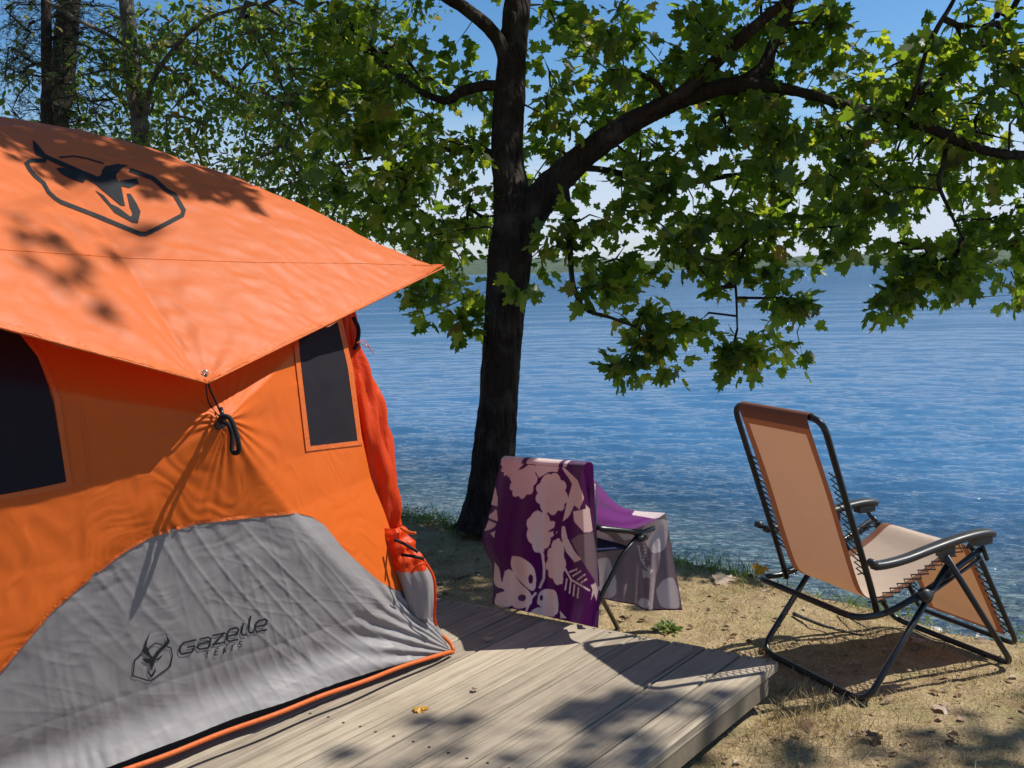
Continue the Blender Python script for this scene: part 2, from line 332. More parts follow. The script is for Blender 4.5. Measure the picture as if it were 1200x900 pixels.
# ------------------------------------------------------------------ water
def water():
    az = np.radians(np.concatenate([np.arange(-84, -30, 1.5), np.arange(-30, 34, .11), np.arange(34, 80, 1.5)]))
    sl = np.concatenate([np.arange(.42, .004, -.00078), np.geomspace(.004, 2.4 / 7000, 40)])
    r = 2.4 / sl; dr = np.gradient(r)
    A, Rr = np.meshgrid(az, r, indexing='ij'); X = Rr * np.sin(A); Y = Rr * np.cos(A); Z = np.zeros_like(X)
    DR = np.broadcast_to(dr, X.shape); rg = np.random.default_rng(3)
    lat = Rr * math.radians(.11)
    n = 84
    for i in range(n):
        lam = .11 * (22 ** (i / (n - 1))) if i < n - 4 else 5 + 3 * (i - n + 4)
        d = math.radians(12) + rg.normal(0, .42); kx, ky = math.sin(d), math.cos(d)
        amp = .0046 * lam ** .78 * rg.uniform(.6, 1.3) * (1.45 if lam < .45 else 1 if lam < 1.2 else .5)
        if lam > 4.5: amp = .010
        fade = np.clip(lam / (DR * 2.6) - .7, 0, 1)
        ph = rg.uniform(0, 6.28)
        gate = .55 + .45 * np.sin(X * .23 * rg.uniform(.5, 2) + ph * 3) * np.sin(Y * .17 * rg.uniform(.5, 2) + ph)
        th = 2 * math.pi / lam * (X * kx + Y * ky) + ph + .5 * np.sin(X * kx * .8 / lam - Y * ky * .6 / lam + ph)
        Z += amp * fade * gate * (np.sin(th) + .22 * np.sin(2 * th + 1.4))
    shore = np.clip((bankd(X, Y) - 1.8) / 3, .2, 1)
    V = np.stack([X, Y, WZ + Z * shore], -1).reshape(-1, 3)
    k = N('lake_water'); g = k.n('NewGeometry').outputs['Position']; sp = k.n('SeparateXYZ', {0: g}).outputs
    v = k.n('Mapping', {'Vector': g, 'Scale': (.45, 1.6, 1), 'Rotation': (0, 0, math.radians(-12))}).outputs[0]
    dd = k.math('ADD', k.math('MULTIPLY', k.math('SUBTRACT', sp[0], float(P0[0])), float(MN[0])), k.math('MULTIPLY', k.math('SUBTRACT', sp[1], float(P0[1])), float(MN[1])))
    dist = k.n('CameraData') if False else k.n('VectorMath', {0: g}, operation='LENGTH').outputs['Value']
    farf = k.n('MapRange', {0: dist, 1: 15., 2: 160., 3: 0., 4: 1.}).outputs[0]
    b = k.bump(k.noise(v, 9, 4, .6, .5), .03, .75)
    b = k.bump(k.noise(v, 2.2, 5, .6, .5), k.n('MapRange', {0: farf, 3: .03, 4: .9}).outputs[0], .8, b)
    b = k.bump(k.noise(v, 26, 3, .6, .3), .014, .8, b)
    patch = k.noise(k.n('Mapping', {'Vector': g, 'Scale': (.03, .09, 1)}).outputs[0], 1, 5, .6)
    deep = k.mix(patch, (.034, .110, .215), (.060, .155, .285))
    dfc = k.n('BsdfDiffuse', {'Color': deep, 'Normal': b})
    trn = k.n('BsdfTransparent', {'Color': (.62, .80, .80)})
    f = k.n('MapRange', {0: dd, 1: 2.2, 2: 8., 3: .15, 4: 1.}, interpolation_type='SMOOTHSTEP').outputs[0]
    body = k.n('MixShader', {0: f, 1: trn.outputs[0], 2: dfc.outputs[0]})
    gl = k.n('BsdfGlossy', {'Color': (1, 1, 1), 'Roughness': .05, 'Normal': b})
    fr = k.n('Fresnel', {'IOR': 1.36, 'Normal': b}).outputs[0]
    m = k.n('MixShader', {0: k.math('MULTIPLY', fr, .93), 1: body.outputs[0], 2: gl.outputs[0]})
    o = mesh('water', V, gridfaces(len(az), len(r))[:, ::-1], k.out(m.outputs[0]), base=np.array([0, 0, WZ])); tag(o, kind='structure')
water()

# ------------------------------------------------------------------ far shore
def hills():
    def ridge(name, az0, az1, dist, depth, hf, seed):
        az = np.radians(np.linspace(az0, az1, 900)); r = dist + np.linspace(0, depth, 30)
        A, Rr = np.meshgrid(az, r, indexing='ij'); t = (Rr - dist) / depth
        prof = np.clip(np.minimum(t * 2.2, (1 - t) * 3), 0, 1) ** .6
        H = hf(np.degrees(A)) * prof
        X, Y = Rr * np.sin(A), Rr * np.cos(A)
        nz_ = np.array([mn.noise(Vector((x * .035, y * .02, seed))) + .6 * mn.noise(Vector((x * .11, y * .06, seed + 5))) for x, y in zip(X.ravel(), Y.ravel())]).reshape(X.shape)
        Z = WZ - 1.5 + H + 3.2 * nz_ * (prof > .02) + 2 * (prof > .02)
        k = N('far_forest_' + str(seed)); v = k.coord((.02, .02, .05)); n1 = k.noise(v, 1.5, 6, .7)
        c = k.ramp(n1, [(.3, (.035, .055, .03)), (.55, (.06, .09, .04)), (.75, (.11, .12, .06))])
        mat = k.out(k.n('BsdfPrincipled', {'Base Color': c, 'Roughness': .9, 'Specular IOR Level': .1}).outputs[0])
        o = mesh(name, np.stack([X, Y, Z], -1).reshape(-1, 3), gridfaces(900, 30)[:, ::-1], mat, base=np.array([0, dist, WZ])); tag(o, kind='structure')
    ridge('hills', -34, 40, 2600, 900, lambda a: np.interp(a, [-34, -8, -2, 3, 6, 9, 14, 20, 26, 40], [60, 44, 48, 44, 36, 24, 20, 26, 34, 40]), 1)
    ridge('far_shore', 6, 40, 2250, 330, lambda a: np.interp(a, [6, 10, 16, 21, 26, 29, 40], [2, 12, 24, 27, 23, 14, 6]), 2)
hills()

# ------------------------------------------------------------------ deck
DZ = .16
K = onz(912, 775, DZ); bd = np.array([.625, .7805, 0]); ed = np.array([-.8508, .5254, 0])
ang = math.atan2(bd[1], bd[0]) - math.pi / 2
deck = thing('wooden_deck', (K[0], K[1], 0), 'low weathered grey plank deck under the orange tent', 'deck', rz=ang)
def build_deck():
    mb = MB(); nails = MB(); Ln = 3.9; nb = 28; wd = .1385; perp = np.array([bd[1], -bd[0], 0]); sk = -(ed @ perp)
    rg = np.random.default_rng(5)
    for i in range(nb):
        a0 = i * (wd + .006) / sk; a1 = a0 + wd / sk; zt = DZ + rg.uniform(-.0015, .0015); st = rg.uniform(-.006, .006); r = rg.uniform()
        seg = np.linspace(0, 1, 9); e = .004
        ring = []
        for s_ in seg:
            row = []
            for (fa, dz, ins) in ((a0, -.036, 0), (a0, -e, 0), (a0 + e, 0, .0), (a1 - e, 0, 0), (a1, -e, 0), (a1, -.036, 0)):
                p = K + ed * fa - bd * (st + s_ * Ln) + bd * (-.003 if (s_ == 0 and dz == 0) else 0)
                wob = .0015 * math.sin(s_ * 9 + i) * (1 if fa < (a0 + a1) / 2 else -1)
                row.append([p[0] + ed[0] * wob, p[1] + ed[1] * wob, zt + dz])
            ring.append(row)
        R = np.array(ring).reshape(-1, 3); F = [(q * 6 + j, q * 6 + (j + 1) % 6, (q + 1) * 6 + (j + 1) % 6, (q + 1) * 6 + j) for q in range(8) for j in range(6)]
        F += [(5, 4, 3, 2, 1, 0), tuple(range(48, 54))]
        mb.add(R, F, r)
        for s_ in (.028, 1.2, 2.4):
            for q in (.25, .75):
                c = K + ed * (a0 + (a1 - a0) * q + rg.uniform(-.006, .006)) - bd * (s_ + rg.uniform(-.006, .006)); th = np.arange(8) * math.pi / 4
                nails.add(np.stack([c[0] + .0055 * np.cos(th), c[1] + .0055 * np.sin(th), np.full(8, zt + .0012)], 1), [tuple(range(8))])
    o = mb.build('deck_boards', M['wood'], deck, False); o.data.polygons.foreach_set('use_smooth', [False] * len(o.data.polygons))
    nails.build('nail_heads', M['nail'], deck, False)['kind'] = 'stuff'
    wtot = nb * (wd + .006) / sk
    for (p, q, nm) in ((K - bd * .02, K - bd * Ln, 'rim_joist'), (K - bd * .02, K - bd * .02 + ed * wtot, 'rim_joist'), (K - bd * 1.3, K - bd * 1.3 + ed * wtot, 'joist'), (K - bd * 2.6, K - bd * 2.6 + ed * wtot, 'joist')):
        b = MB(); d = (q - p) / np.linalg.norm(q - p); pr = np.array([d[1], -d[0], 0]); ins = pr * (-.022 if nm == 'rim_joist' and abs(d @ bd) > .9 else 0)
        if nm == 'rim_joist' and abs(d @ bd) > .9: ins = ed * .022
        elif nm == 'rim_joist': ins = -bd * .02 + ed * .04
        else: ins = ed * .05
        c = (p + q) / 2 + ins * 1.0; c[2] = DZ - .037 - .034; box(b, c, d * np.linalg.norm(q - p) / 2 * .97, pr * .018, (0, 0, .034), .3)
        b.build(nm, M['rim'], deck, False)
build_deck()

# ------------------------------------------------------------------ tent
TU = np.array([.712, .702, 0]); TN = np.array([.702, -.712, 0]); TR0 = onz(530, 768, .16); ZZ = np.array([0, 0, 1.])
tent = thing('tent', (TR0 - 1.2 * TU - 1.2 * TN), 'orange and grey pop-up hub tent with an orange rain fly standing on the deck', 'tent')
CH = [-.01, 0, .122, .265, .442, .577, .721, .887, 1.128, 1.309, 1.389, 1.6]; CV = [0, 0, .039, .11, .145, .172, .207, .227, .241, .264, .273, .28]
cl = lambda h: np.interp(h, CH, CV)
HS, HH, HT, HA = .383, 1.07, 1.40, .13
def wallpt(s, h, o=TR0, du=TU, dn=TN, A=HA, hs=HS, hh=HH, fold=1.):
    c = cl(h); su = np.where(s < hs, s / hs, (1 - s) / (1 - hs)); v = np.where(h < hh, h / hh, (HT - h) / (HT - hh))
    k = .02; hd = np.clip(.5 + .5 * (v - su) / k, 0, 1); pb = v * (1 - hd) + su * hd - k * hd * (1 - hd); pb = np.clip(pb, 0, 1)
    out = -c * (1 - (.7 * np.clip(s, 0, 1) if fold else 0)) + (A + cl(hh) * (1 - (.7 * hs if fold else 0))) * pb
    out = out - fold * .028 * np.exp(-((h - .17) / .07) ** 2) * np.clip(s * 8, 0, 1) * np.clip((1 - s) * 8, 0, 1)
    out = out + fold * .105 * np.clip(np.sin(np.pi * np.clip(s, 0, 1)), 0, 1) ** .7 * np.exp(-np.clip(h, 0, 9) / .09)
    al = c + s * (2.4 - 2 * c)
    return o - al[..., None] * du + out[..., None] * dn + h[..., None] * ZZ
GS = [0, .04, .084, .13, .165, .211, .235, .265, .31, .356, .441, .512, .549, .59, .644, .674, .701, .78, .88, 1]
GH = [.265, .297, .365, .468, .555, .682, .715, .732, .748, .758, .772, .760, .733, .685, .605, .537, .47, .36, .29, .265]
def wrinkle(P, S_, H_, amp, seed):
    Q = np.stack([S_ * 2.4, H_, np.zeros_like(S_)], -1).reshape(-1, 3)
    w_ = vnoise(Q, 2.2, seed, 3) * 1.0 + (1 - np.abs(vnoise(Q + .3 * np.stack([vnoise(Q, 1.5, seed + 7)] * 3, 1), (3.2, 5.5, 1), seed + 3, 3)) * 2.2) * .35
    return amp * w_.reshape(S_.shape)
def locate(pts):
    S_, H_ = np.meshgrid(np.linspace(0, 1, 501), np.linspace(0, HT, 351), indexing='ij'); X, Y, D_ = proj(wallpt(S_, H_)); X = np.where(D_ < .3, 1e9, X); o = []
    for a, b in pts:
        k = np.unravel_index(((X - a) ** 2 + (Y - b) ** 2).argmin(), X.shape); o.append((S_[k], H_[k]))
    return o
_l = locate([(480, 692), (465, 692), (445, 682), (420, 660), (400, 640), (380, 616), (365, 605), (345, 600), (320, 602), (290, 605), (230, 612), (175, 628), (145, 645), (110, 672), (60, 715), (30, 750), (2, 787)])
print('skirt', [(round(float(a), 2), round(float(b), 2)) for a, b in _l])
GS = [0] + [a for a, b in _l[1:]] + [.82, .9, 1]; GH = [b for a, b in _l] + [_l[-1][1] - .12, .29, .265]
def build_wall(o, du, dn, A, hs, front):
    sN = 400 if front else 90
    sv = np.linspace(0, 1, sN)
    gh = np.interp(sv, GS, GH)
    for nm, lo, hi, nh, mat in (('wall_panel', gh, np.full(sN, HT), 170 if front else 50, M['wall']), ('skirt', np.full(sN, .012) + (.075 * np.sin(np.pi * sv) ** .5 if front else 0), gh, 190 if front else 40, M['grey'])):
        t = np.linspace(0, 1, nh); H_ = lo[:, None] + (hi - lo)[:, None] * t; S_ = np.broadcast_to(sv[:, None], H_.shape)
        P = wallpt(S_, H_, o, du, dn, A, hs, fold=1. if front else 0.)
        edge = np.clip(np.minimum(S_, 1 - S_) * 14, 0, 1)
        d = wrinkle(P, S_, H_, (.005 if nm == 'wall_panel' else .0035), 1 if nm == 'wall_panel' else 4) * edge
        if nm == 'skirt':
            # gathered fold above the floor seam
            hf = .15 + .03 * np.sin(S_ * 9); g_ = np.exp(-((H_ - hf) / .035) ** 2); d = d + edge * g_ * .003 * np.sin(S_ * 2.4 * 110 + 5 * np.sin(S_ * 31)) * np.clip(np.sin(S_ * 23 + 1), 0, 1)
            d = d + edge * .007 * np.exp(-((H_ - .05) / .05) ** 2) * np.sin(S_ * 2.4 * 11 + 1.5 * np.sin(S_ * 17))
            # crisp diagonal creases in the taut cloth
            if front:
                x_, y_ = S_ * 2.4, H_
                for (ca, sa, fr, ln, am, sd_) in ((.62, .78, 17, 1.6, .0022, 1), (.25, .97, 21, 1.8, .0016, 2), (-.6, .8, 19, 2.0, .0014, 3), (.9, .4, 34, 4, .0010, 4)):
                    ac = (x_ * sa - y_ * ca) * fr; al_ = (x_ * ca + y_ * sa) * ln
                    nv_ = np.array([mn.noise(Vector((a, b, sd_ * 9.1))) for a, b in zip(ac.ravel(), al_.ravel())]).reshape(ac.shape)
                    ga = np.array([mn.noise(Vector((a * .12, b * .9, sd_ * 4.3))) for a, b in zip(ac.ravel(), al_.ravel())]).reshape(ac.shape)
                    d = d + edge * am * np.clip(1 - np.abs(nv_) * 3.2, 0, 1) ** 2 * np.clip(.45 + ga * 1.6, 0, 1)
            # tension folds from the corner
            a_ = np.arctan2(H_, S_ * 2.4 + .03); rr = np.hypot(H_, S_ * 2.4); d = d + .006 * np.sin(a_ * 38) * np.exp(-((rr - .25) / .22) ** 2)
        else:
            Q = np.stack([S_ * 2.4 - hs * 2.4, H_ - HH], -1); a_ = np.arctan2(Q[..., 1], Q[..., 0]); rr = np.hypot(Q[..., 0], Q[..., 1]); d = d + .004 * np.sin(a_ * 23 + 2 * np.sin(a_ * 5)) * np.exp(-rr / .16) * np.clip(rr / .03, 0, 1)
        P = P + d[..., None] * dn
        mesh(nm, P.reshape(-1, 3), gridfaces(sN, nh), mat, tent)
        if front: WALLS[nm] = (P, S_, H_)
WALLS = {}
build_wall(TR0, TU, TN, HA, HS, True)
build_wall(TR0, TN, TU, .36, .45, False)                       # right-hand wall
build_wall(TR0 - 2.4 * TU, TN, -TU, .25, .5, False)
build_wall(TR0 - 2.4 * TN, TU, -TN, .25, .5, False)
# roof
def roof():
    C_ = TR0 - 1.2 * TU - 1.2 * TN + ZZ * 1.86; c = float(cl(HT)); V = [C_]
    for a, b in ((c, c), (2.4 - c, c), (2.4 - c, 2.4 - c), (c, 2.4 - c)): V.append(TR0 - a * TU - b * TN + HT * ZZ)
    mesh('roof', V, [(0, 1, 2), (0, 2, 3), (0, 3, 4), (0, 4, 1)], M['wall'], tent, False)
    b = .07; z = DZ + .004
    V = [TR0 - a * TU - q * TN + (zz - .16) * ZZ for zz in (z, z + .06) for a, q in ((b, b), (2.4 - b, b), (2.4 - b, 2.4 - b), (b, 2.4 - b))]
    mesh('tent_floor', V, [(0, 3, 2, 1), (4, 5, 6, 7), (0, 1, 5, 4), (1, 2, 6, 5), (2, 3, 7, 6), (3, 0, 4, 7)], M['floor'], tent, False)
roof()
# front wall as a BVH so printing, windows and seams can be laid on it
VV = []; FF = []
for nm in ('wall_panel', 'skirt'):
    P = WALLS[nm][0]; a, b = P.shape[:2]; f = gridfaces(a, b) + len(VV)
    VV += P.reshape(-1, 3).tolist(); FF += f.tolist()
BW = BVHTree.FromPolygons(VV, FF)
def hit(bvh, px, py, off):
    d = Vector(ray(px, py)).normalized(); r = bvh.ray_cast(Vector(EYE), d)
    if r[0] is None: return None
    n_ = r[1] if r[1].dot(d) < 0 else -r[1]
    return np.array(r[0] + n_ * off)
def decal(bvh, polys, off=.002, step=3.0):
    """photo-plane outlines laid on a real surface as thin cloth or ink; returns V, F"""
    V = []; F = []
    for pi_, P in enumerate(polys):
        P = [tuple(p) for p in P]; xs = [p[0] for p in P]; ys = [p[1] for p in P]; pts = []; n = len(P)
        for i in range(n):
            a, b = np.array(P[i]), np.array(P[(i + 1) % n]); m = max(1, int(np.linalg.norm(b - a) / step))
            pts += [tuple(a + (b - a) * j / m) for j in range(m)]
        ne = len(pts); ins = []
        gxx, gyy = np.meshgrid(np.arange(min(xs) + step / 2, max(xs), step), np.arange(min(ys) + step / 2, max(ys), step))
        k = inpoly(gxx, gyy, P); ins = list(zip(gxx[k], gyy[k]))
        r = delaunay_2d_cdt([Vector(p) for p in pts + ins], [(i, (i + 1) % ne) for i in range(ne)], [], 1, 1e-4)
        q = [hit(bvh, v.x, v.y, off + (pi_ % 5) * .00015) for v in r[0]]; base = len(V)
        ok = [x is not None for x in q]; V += [x if x is not None else np.zeros(3) for x in q]
        F += [tuple(i + base for i in f) for f in r[2] if all(ok[i] for i in f)]
    used = sorted({i for f in F for i in f}); mp_ = {o: i for i, o in enumerate(used)}
    return [V[i] for i in used], [tuple(mp_[i] for i in f) for f in F]
def stroke(pts, wd):
    """outline polygon of a polyline of given width (miter)"""
    P = [np.array(p, float) for p in pts]; n = len(P); Lf = []; Rt = []
    wd = [wd] * n if np.isscalar(wd) else wd
    for i in range(n):
        a = P[i] - P[i - 1] if i else P[1] - P[0]; b = P[i + 1] - P[i] if i < n - 1 else P[-1] - P[-2]
        a = a / np.linalg.norm(a); b = b / np.linalg.norm(b); t = a + b; t = t / (np.linalg.norm(t) + 1e-9)
        nn_ = np.array([-t[1], t[0]]); m = min(1.5, 1 / max(.4, abs(nn_ @ np.array([-a[1], a[0]]))))
        Lf.append(P[i] + nn_ * wd[i] / 2 * m); Rt.append(P[i] - nn_ * wd[i] / 2 * m)
    return Lf + Rt[::-1]
def strips(pts, wd):
    o = []
    for a, b in zip(pts[:-1], pts[1:]):
        a, b = np.array(a, float), np.array(b, float); t = (b - a) / np.linalg.norm(b - a) * wd * .38; o.append(stroke([a - t, b + t], wd))
    return o
def put(name, bvh, polys, mat, off, parent, step=3.0):
    V, F = decal(bvh, polys, off, step); return mesh(name, V, F, mat, parent, True)
wr_ = put('window', BW, [[(350, 388), (351, 415), (363, 523), (421, 517), (408, 430), (395, 372), (386, 362)]], M['mesh'], .003, tent, 5)
wl_ = put('window', BW, [[(-60, 383), (0, 374), (20, 388), (45, 420), (62, 470), (78, 565), (40, 572), (0, 580), (-60, 592)]], M['mesh'], .003, tent, 5)
put('window_frame', BW, [stroke([(346, 385), (347, 415), (360, 526), (421, 519), (409, 430), (396, 372)], 5.5)], M['trim'], .0045, wr_, 4)
put('window_frame', BW, [stroke([(20, 384), (46, 417), (66, 465), (81, 567), (40, 576), (0, 583), (-60, 595)], 6.5)], M['trim'], .0045, wl_, 4)
put('window_border', BW, [stroke([(68, 470), (96, 480), (106, 566), (84, 570)], 1.6)], M['trim'], .003, wl_, 4)
put('seam_tape', BW, [stroke([(-2, 787), (30, 750), (60, 715), (110, 672), (145, 645), (175, 628), (230, 612), (290, 605), (345, 600)], 4)], M['trim'], .003, tent, 4)
# folded bottom edge piping
def piping():
    s = np.linspace(0, 1, 120)
    for (o, du, dn) in ((TR0, TU, TN), (TR0, TN, TU)):
        P = wallpt(s, np.full_like(s, .012), o, du, dn, HA, HS, HH); P = P + (.013 + .004 * np.sin(s * 40))[:, None] * dn + (.072 * np.clip(np.sin(np.pi * s), 0, 1) ** .5 + .004)[:, None] * ZZ
        b = MB(); tube(b, P, .008, 6); b.build('hem_piping', M['trim'], tent)
piping()
Z7 = lambda L_: [(x / 6 + 140, y / 6 + 690) for x, y in L_]
badge = [stroke(Z7([(155, 455), (105, 500), (92, 610), (215, 648), (355, 545), (370, 470), (360, 415), (330, 403)]), 1.4), stroke(Z7([(192, 425), (250, 380), (300, 393)]), 1.2)]
badge += [Z7(q) for q in ([(220, 290), (193, 365), (187, 400), (216, 460), (240, 492), (205, 478), (153, 435), (172, 410), (180, 370)],
    [(315, 260), (332, 330), (352, 365), (345, 385), (290, 435), (250, 500), (225, 575), (203, 490), (238, 470), (255, 440), (320, 380), (332, 360)],
    [(160, 487), (207, 495), (210, 522), (185, 520), (165, 505)], [(310, 458), (272, 500), (246, 502), (280, 478)],
    [(193, 540), (207, 590), (222, 603), (240, 583), (248, 545), (253, 580), (230, 617), (215, 620), (195, 590)])]
put('badge', BW, badge, M['print'], .002, tent, 1.5)
G = [[(535, 358), (450, 378), (427, 402), (420, 440), (433, 458), (505, 442), (519, 427), (525, 399), (478, 409)],
     [(563, 352), (622, 340), (639, 350), (633, 400), (618, 413), (560, 424), (547, 412), (553, 388), (634, 368)],
     [(655, 327), (740, 311)], [(733, 308), (655, 394)], [(653, 391), (738, 374)],
     [(757, 333), (826, 316), (836, 285), (820, 271), (775, 284), (760, 299), (753, 353), (770, 368), (828, 355)],
     [(868, 243), (855, 308), (864, 325), (890, 320)], [(919, 193), (905, 288), (914, 308), (941, 302)],
     [(955, 268), (1026, 250), (1036, 222), (1020, 212), (975, 225), (958, 240), (949, 285), (963, 300), (1032, 285)]]
put('lettering', BW, [z_ for q in G for z_ in strips(Z7(q), 1.9)], M['print'], .002, tent, 1.5)
T_ = [[(600, 441), (632, 433)], [(618, 437), (611, 487)], [(694, 418), (675, 423), (667, 466), (689, 461)], [(672, 443), (690, 439)],
      [(728, 456), (735, 408)], [(734, 412), (743, 446)], [(742, 446), (750, 403)], [(779, 396), (810, 388)], [(795, 392), (787, 436)], [(860, 367), (843, 371), (840, 386), (857, 392), (853, 405), (835, 409)]]
put('lettering', BW, [z_ for q in T_ for z_ in strips(Z7(q), .95)], M['print'], .002, tent, 1.5)

# rain fly
FC = TR0 - 1.2 * TU - 1.2 * TN; FC = np.array([FC[0], FC[1], 2.33])
F1 = onpl(243, 449, TR0 + .19 * TN, TN); F2 = onpl(521, 313, TR0 + .36 * TU, TU)
F3 = FC - 1.5 * TN; F3[2] = 1.6; F4 = onpl(-320, 298, TR0 + .16 * TN, TN)
FLY = {}
def fly():
    tips = [F4, F1, F2, F3]; n = 130; VV = []; FF = []; idx = {}
    for q in range(4):
        A_, B_ = tips[q], tips[(q + 1) % 4]; base = len(VV)
        for i in range(n + 1):
            for j in range(i + 1):
                c = 1 - i / n; a = (i - j) / n; b = j / n
                p = c * FC + a * A_ + b * B_
                z = 4 * c * a * .09 + 4 * c * b * .09 + 27 * a * b * c * .035
                z -= .018 * 4 * a * b * (1 - c) ** 8 * .3
                p = p + ZZ * z; VV.append(p)
        r = lambda i, j: base + i * (i + 1) // 2 + j
        for i in range(n):
            for j in range(i + 1):
                FF.append((r(i, j), r(i + 1, j), r(i + 1, j + 1)))
                if j < i: FF.append((r(i, j), r(i + 1, j + 1), r(i, j + 1)))
    VV = np.array(VV)
    # relax the panels so no hard ridge shows along the seams
    # (done on the welded sheet below)
    w_ = .007 * vnoise(VV, (1.6, 1.6, 2.5), 11, 3) + .0055 * (1 - 2.4 * np.abs(vnoise(VV, (2.5, 5.0, 6), 15, 3)))
    for tp, am in ((F1, .0045), (F2, .004)):
        d = VV - tp; rr = np.linalg.norm(d, axis=1); a_ = np.arctan2(d @ TU, -(d @ TN)) if tp is F1 else np.arctan2(d @ TN, -(d @ TU))
        w_ += am * np.sin(a_ * 17 + 1.5 * np.sin(a_ * 4 + 1)) * np.exp(-rr / .35) * np.clip(rr / .05, 0, 1)
    dR = np.linalg.norm(VV - FC, axis=1); w_ *= np.clip(dR * 3, .0, 1)
    VV[:, 2] += w_
    # weld the shared rims
    key = {}; mp_ = []; W2 = []
    for v in np.round(VV, 4):
        t = (v[0], v[1]);
        if t not in key: key[t] = len(W2); W2.append(None)
        mp_.append(key[t])
    W2 = np.zeros((len(key), 3)); W2[mp_] = VV
    FF = [tuple(mp_[i] for i in f) for f in FF]
    E_ = np.array([(f[i], f[(i + 1) % 3]) for f in FF for i in range(3)]); cnt = np.zeros(len(W2)); np.add.at(cnt, E_[:, 0], 1); np.add.at(cnt, E_[:, 1], 1)
    rim = np.zeros(len(W2), bool); rim[[mp_[q * ((n + 1) * (n + 2) // 2) + n * (n + 1) // 2 + j] for q in range(4) for j in range(n + 1)]] = True
    sm = W2[:, 2].copy()
    wz = np.zeros(len(W2)); wz[mp_] = w_; sm -= wz
    for _ in range(260):
        a_ = np.zeros(len(W2)); np.add.at(a_, E_[:, 0], sm[E_[:, 1]]); np.add.at(a_, E_[:, 1], sm[E_[:, 0]]); sm = np.where(rim, sm, a_ / cnt)
    W2[:, 2] = sm + wz
    o = mesh('rain_fly', W2, np.array(FF), M['fly'], tent); FLY['o'] = o; FLY['V'] = W2; FLY['F'] = FF
    return o
flo = fly()
BF = BVHTree.FromPolygons(FLY['V'].tolist(), FLY['F'])
# hem: narrow doubled band along each fly edge
def hem():
    b = MB()
    for A_, B_ in ((F4, F1), (F1, F2), (F2, F3), (F3, F4)):
        P = []
        for t in np.linspace(0.002, .998, 90):
            p = A_ + (B_ - A_) * t; ins = (FC - p) * [1, 1, 0]; ins /= np.linalg.norm(ins)
            for k_ in (0, .016):
                q = p + ins * (k_ + .004); r = BF.ray_cast(Vector((q[0], q[1], 4)), Vector((0, 0, -1)))
                z = r[0][2] if r[0] else q[2]
                P.append([q[0], q[1], z + .0022])
        b.add(P, [tuple(x) for x in gridfaces(90, 2)])
    b.build('hem', M['trim'], flo)
    c = MB()
    for A_, B_ in ((F4, F1), (F1, F2), (F2, F3), (F3, F4)): tube(c, [A_ + (B_ - A_) * t for t in np.linspace(0, 1, 40)], .0035, 6)
    c.build('hem_cord', M['trim'], flo)
hem()
put('seam', BF, [stroke([(-120, 284), (0, 292), (150, 302), (300, 307), (420, 308), (508, 311)], 1.5)], M['trim'], .0015, flo, 6)
Z8 = lambda L_: [(x / 4.615, y / 4.615 + 140) for x, y in L_]
bp = [stroke(Z8([(250, 224), (165, 224), (142, 240), (160, 272), (188, 307), (235, 345), (262, 395), (300, 430), (340, 455)]), 4.6),
      stroke(Z8([(325, 447), (540, 530), (760, 622), (790, 622), (985, 520), (993, 492), (945, 410), (900, 385), (825, 318), (700, 275)]), 5.0),
      stroke(Z8([(320, 207), (400, 200), (470, 213), (560, 240)]), 1.8)]
bp += [Z8(q) for q in ([(178, 112), (195, 128), (215, 150), (245, 190), (440, 275), (530, 312), (548, 300), (552, 275), (570, 255), (640, 243), (690, 250), (655, 270), (628, 298), (628, 322), (642, 335), (740, 320), (750, 350), (700, 374), (655, 362), (662, 400), (676, 470), (650, 465), (520, 355), (400, 285), (240, 212), (190, 190), (180, 150)],
    [(305, 265), (340, 263), (400, 285), (470, 322), (450, 345), (380, 322), (330, 295)],
    [(515, 385), (560, 412), (600, 458), (640, 478), (705, 527), (716, 515), (710, 490), (702, 478), (685, 403), (705, 403), (735, 450), (760, 500), (745, 564), (715, 560), (620, 507), (575, 455)])]
put('emblem', BF, bp, M['print'], .0018, flo, 2.5)
# grommet, strap, clip and hanging loop
def ring(mb, c, nrm, R_, r_, k=20, m=8):
    nrm = np.array(nrm) / np.linalg.norm(nrm); a = np.cross(nrm, [0, 0, 1.]); a /= np.linalg.norm(a); b = np.cross(nrm, a)
    V = [c + (R_ + r_ * math.cos(p)) * (math.cos(t) * a + math.sin(t) * b) + r_ * .5 * math.sin(p) * nrm for t in np.linspace(0, 2 * math.pi, k, endpoint=False) for p in np.linspace(0, 2 * math.pi, m, endpoint=False)]
    mb.add(V, [(i * m + j, i * m + (j + 1) % m, ((i + 1) % k) * m + (j + 1) % m, ((i + 1) % k) * m + j) for i in range(k) for j in range(m)])
gp = hit(BF, 240.5, 438, .003); b = MB(); ring(b, gp, -ray(240, 438), .0065, .0035); b.build('grommet', M['steel'], flo)
hub = wallpt(np.array([HS]), np.array([HH]))[0] + TN * .012
clipp = at(261, 489, proj(hub)[2] - .045)
b = MB(); tube(b, catmull([gp - ZZ * .004, at(247, 458, proj(gp)[2] - .005), at(254, 473, proj(hub)[2] - .02), clipp]), .0035, 6)
tube(b, catmull([gp - ZZ * .03, at(244, 470, proj(hub)[2] + .0), at(255, 486, proj(hub)[2] - .01), clipp]), .002, 6); b.build('strap', M['blackcord'], tent)
b = MB(); tube(b, fillet([clipp, at(259, 478, proj(hub)[2] - .03)], .01), .006, 8); ring(b, clipp, -ray(261, 489), .009, .004); b.build('clip', M['tube'], tent)
b = MB(); dh = proj(hub)[2] - .07
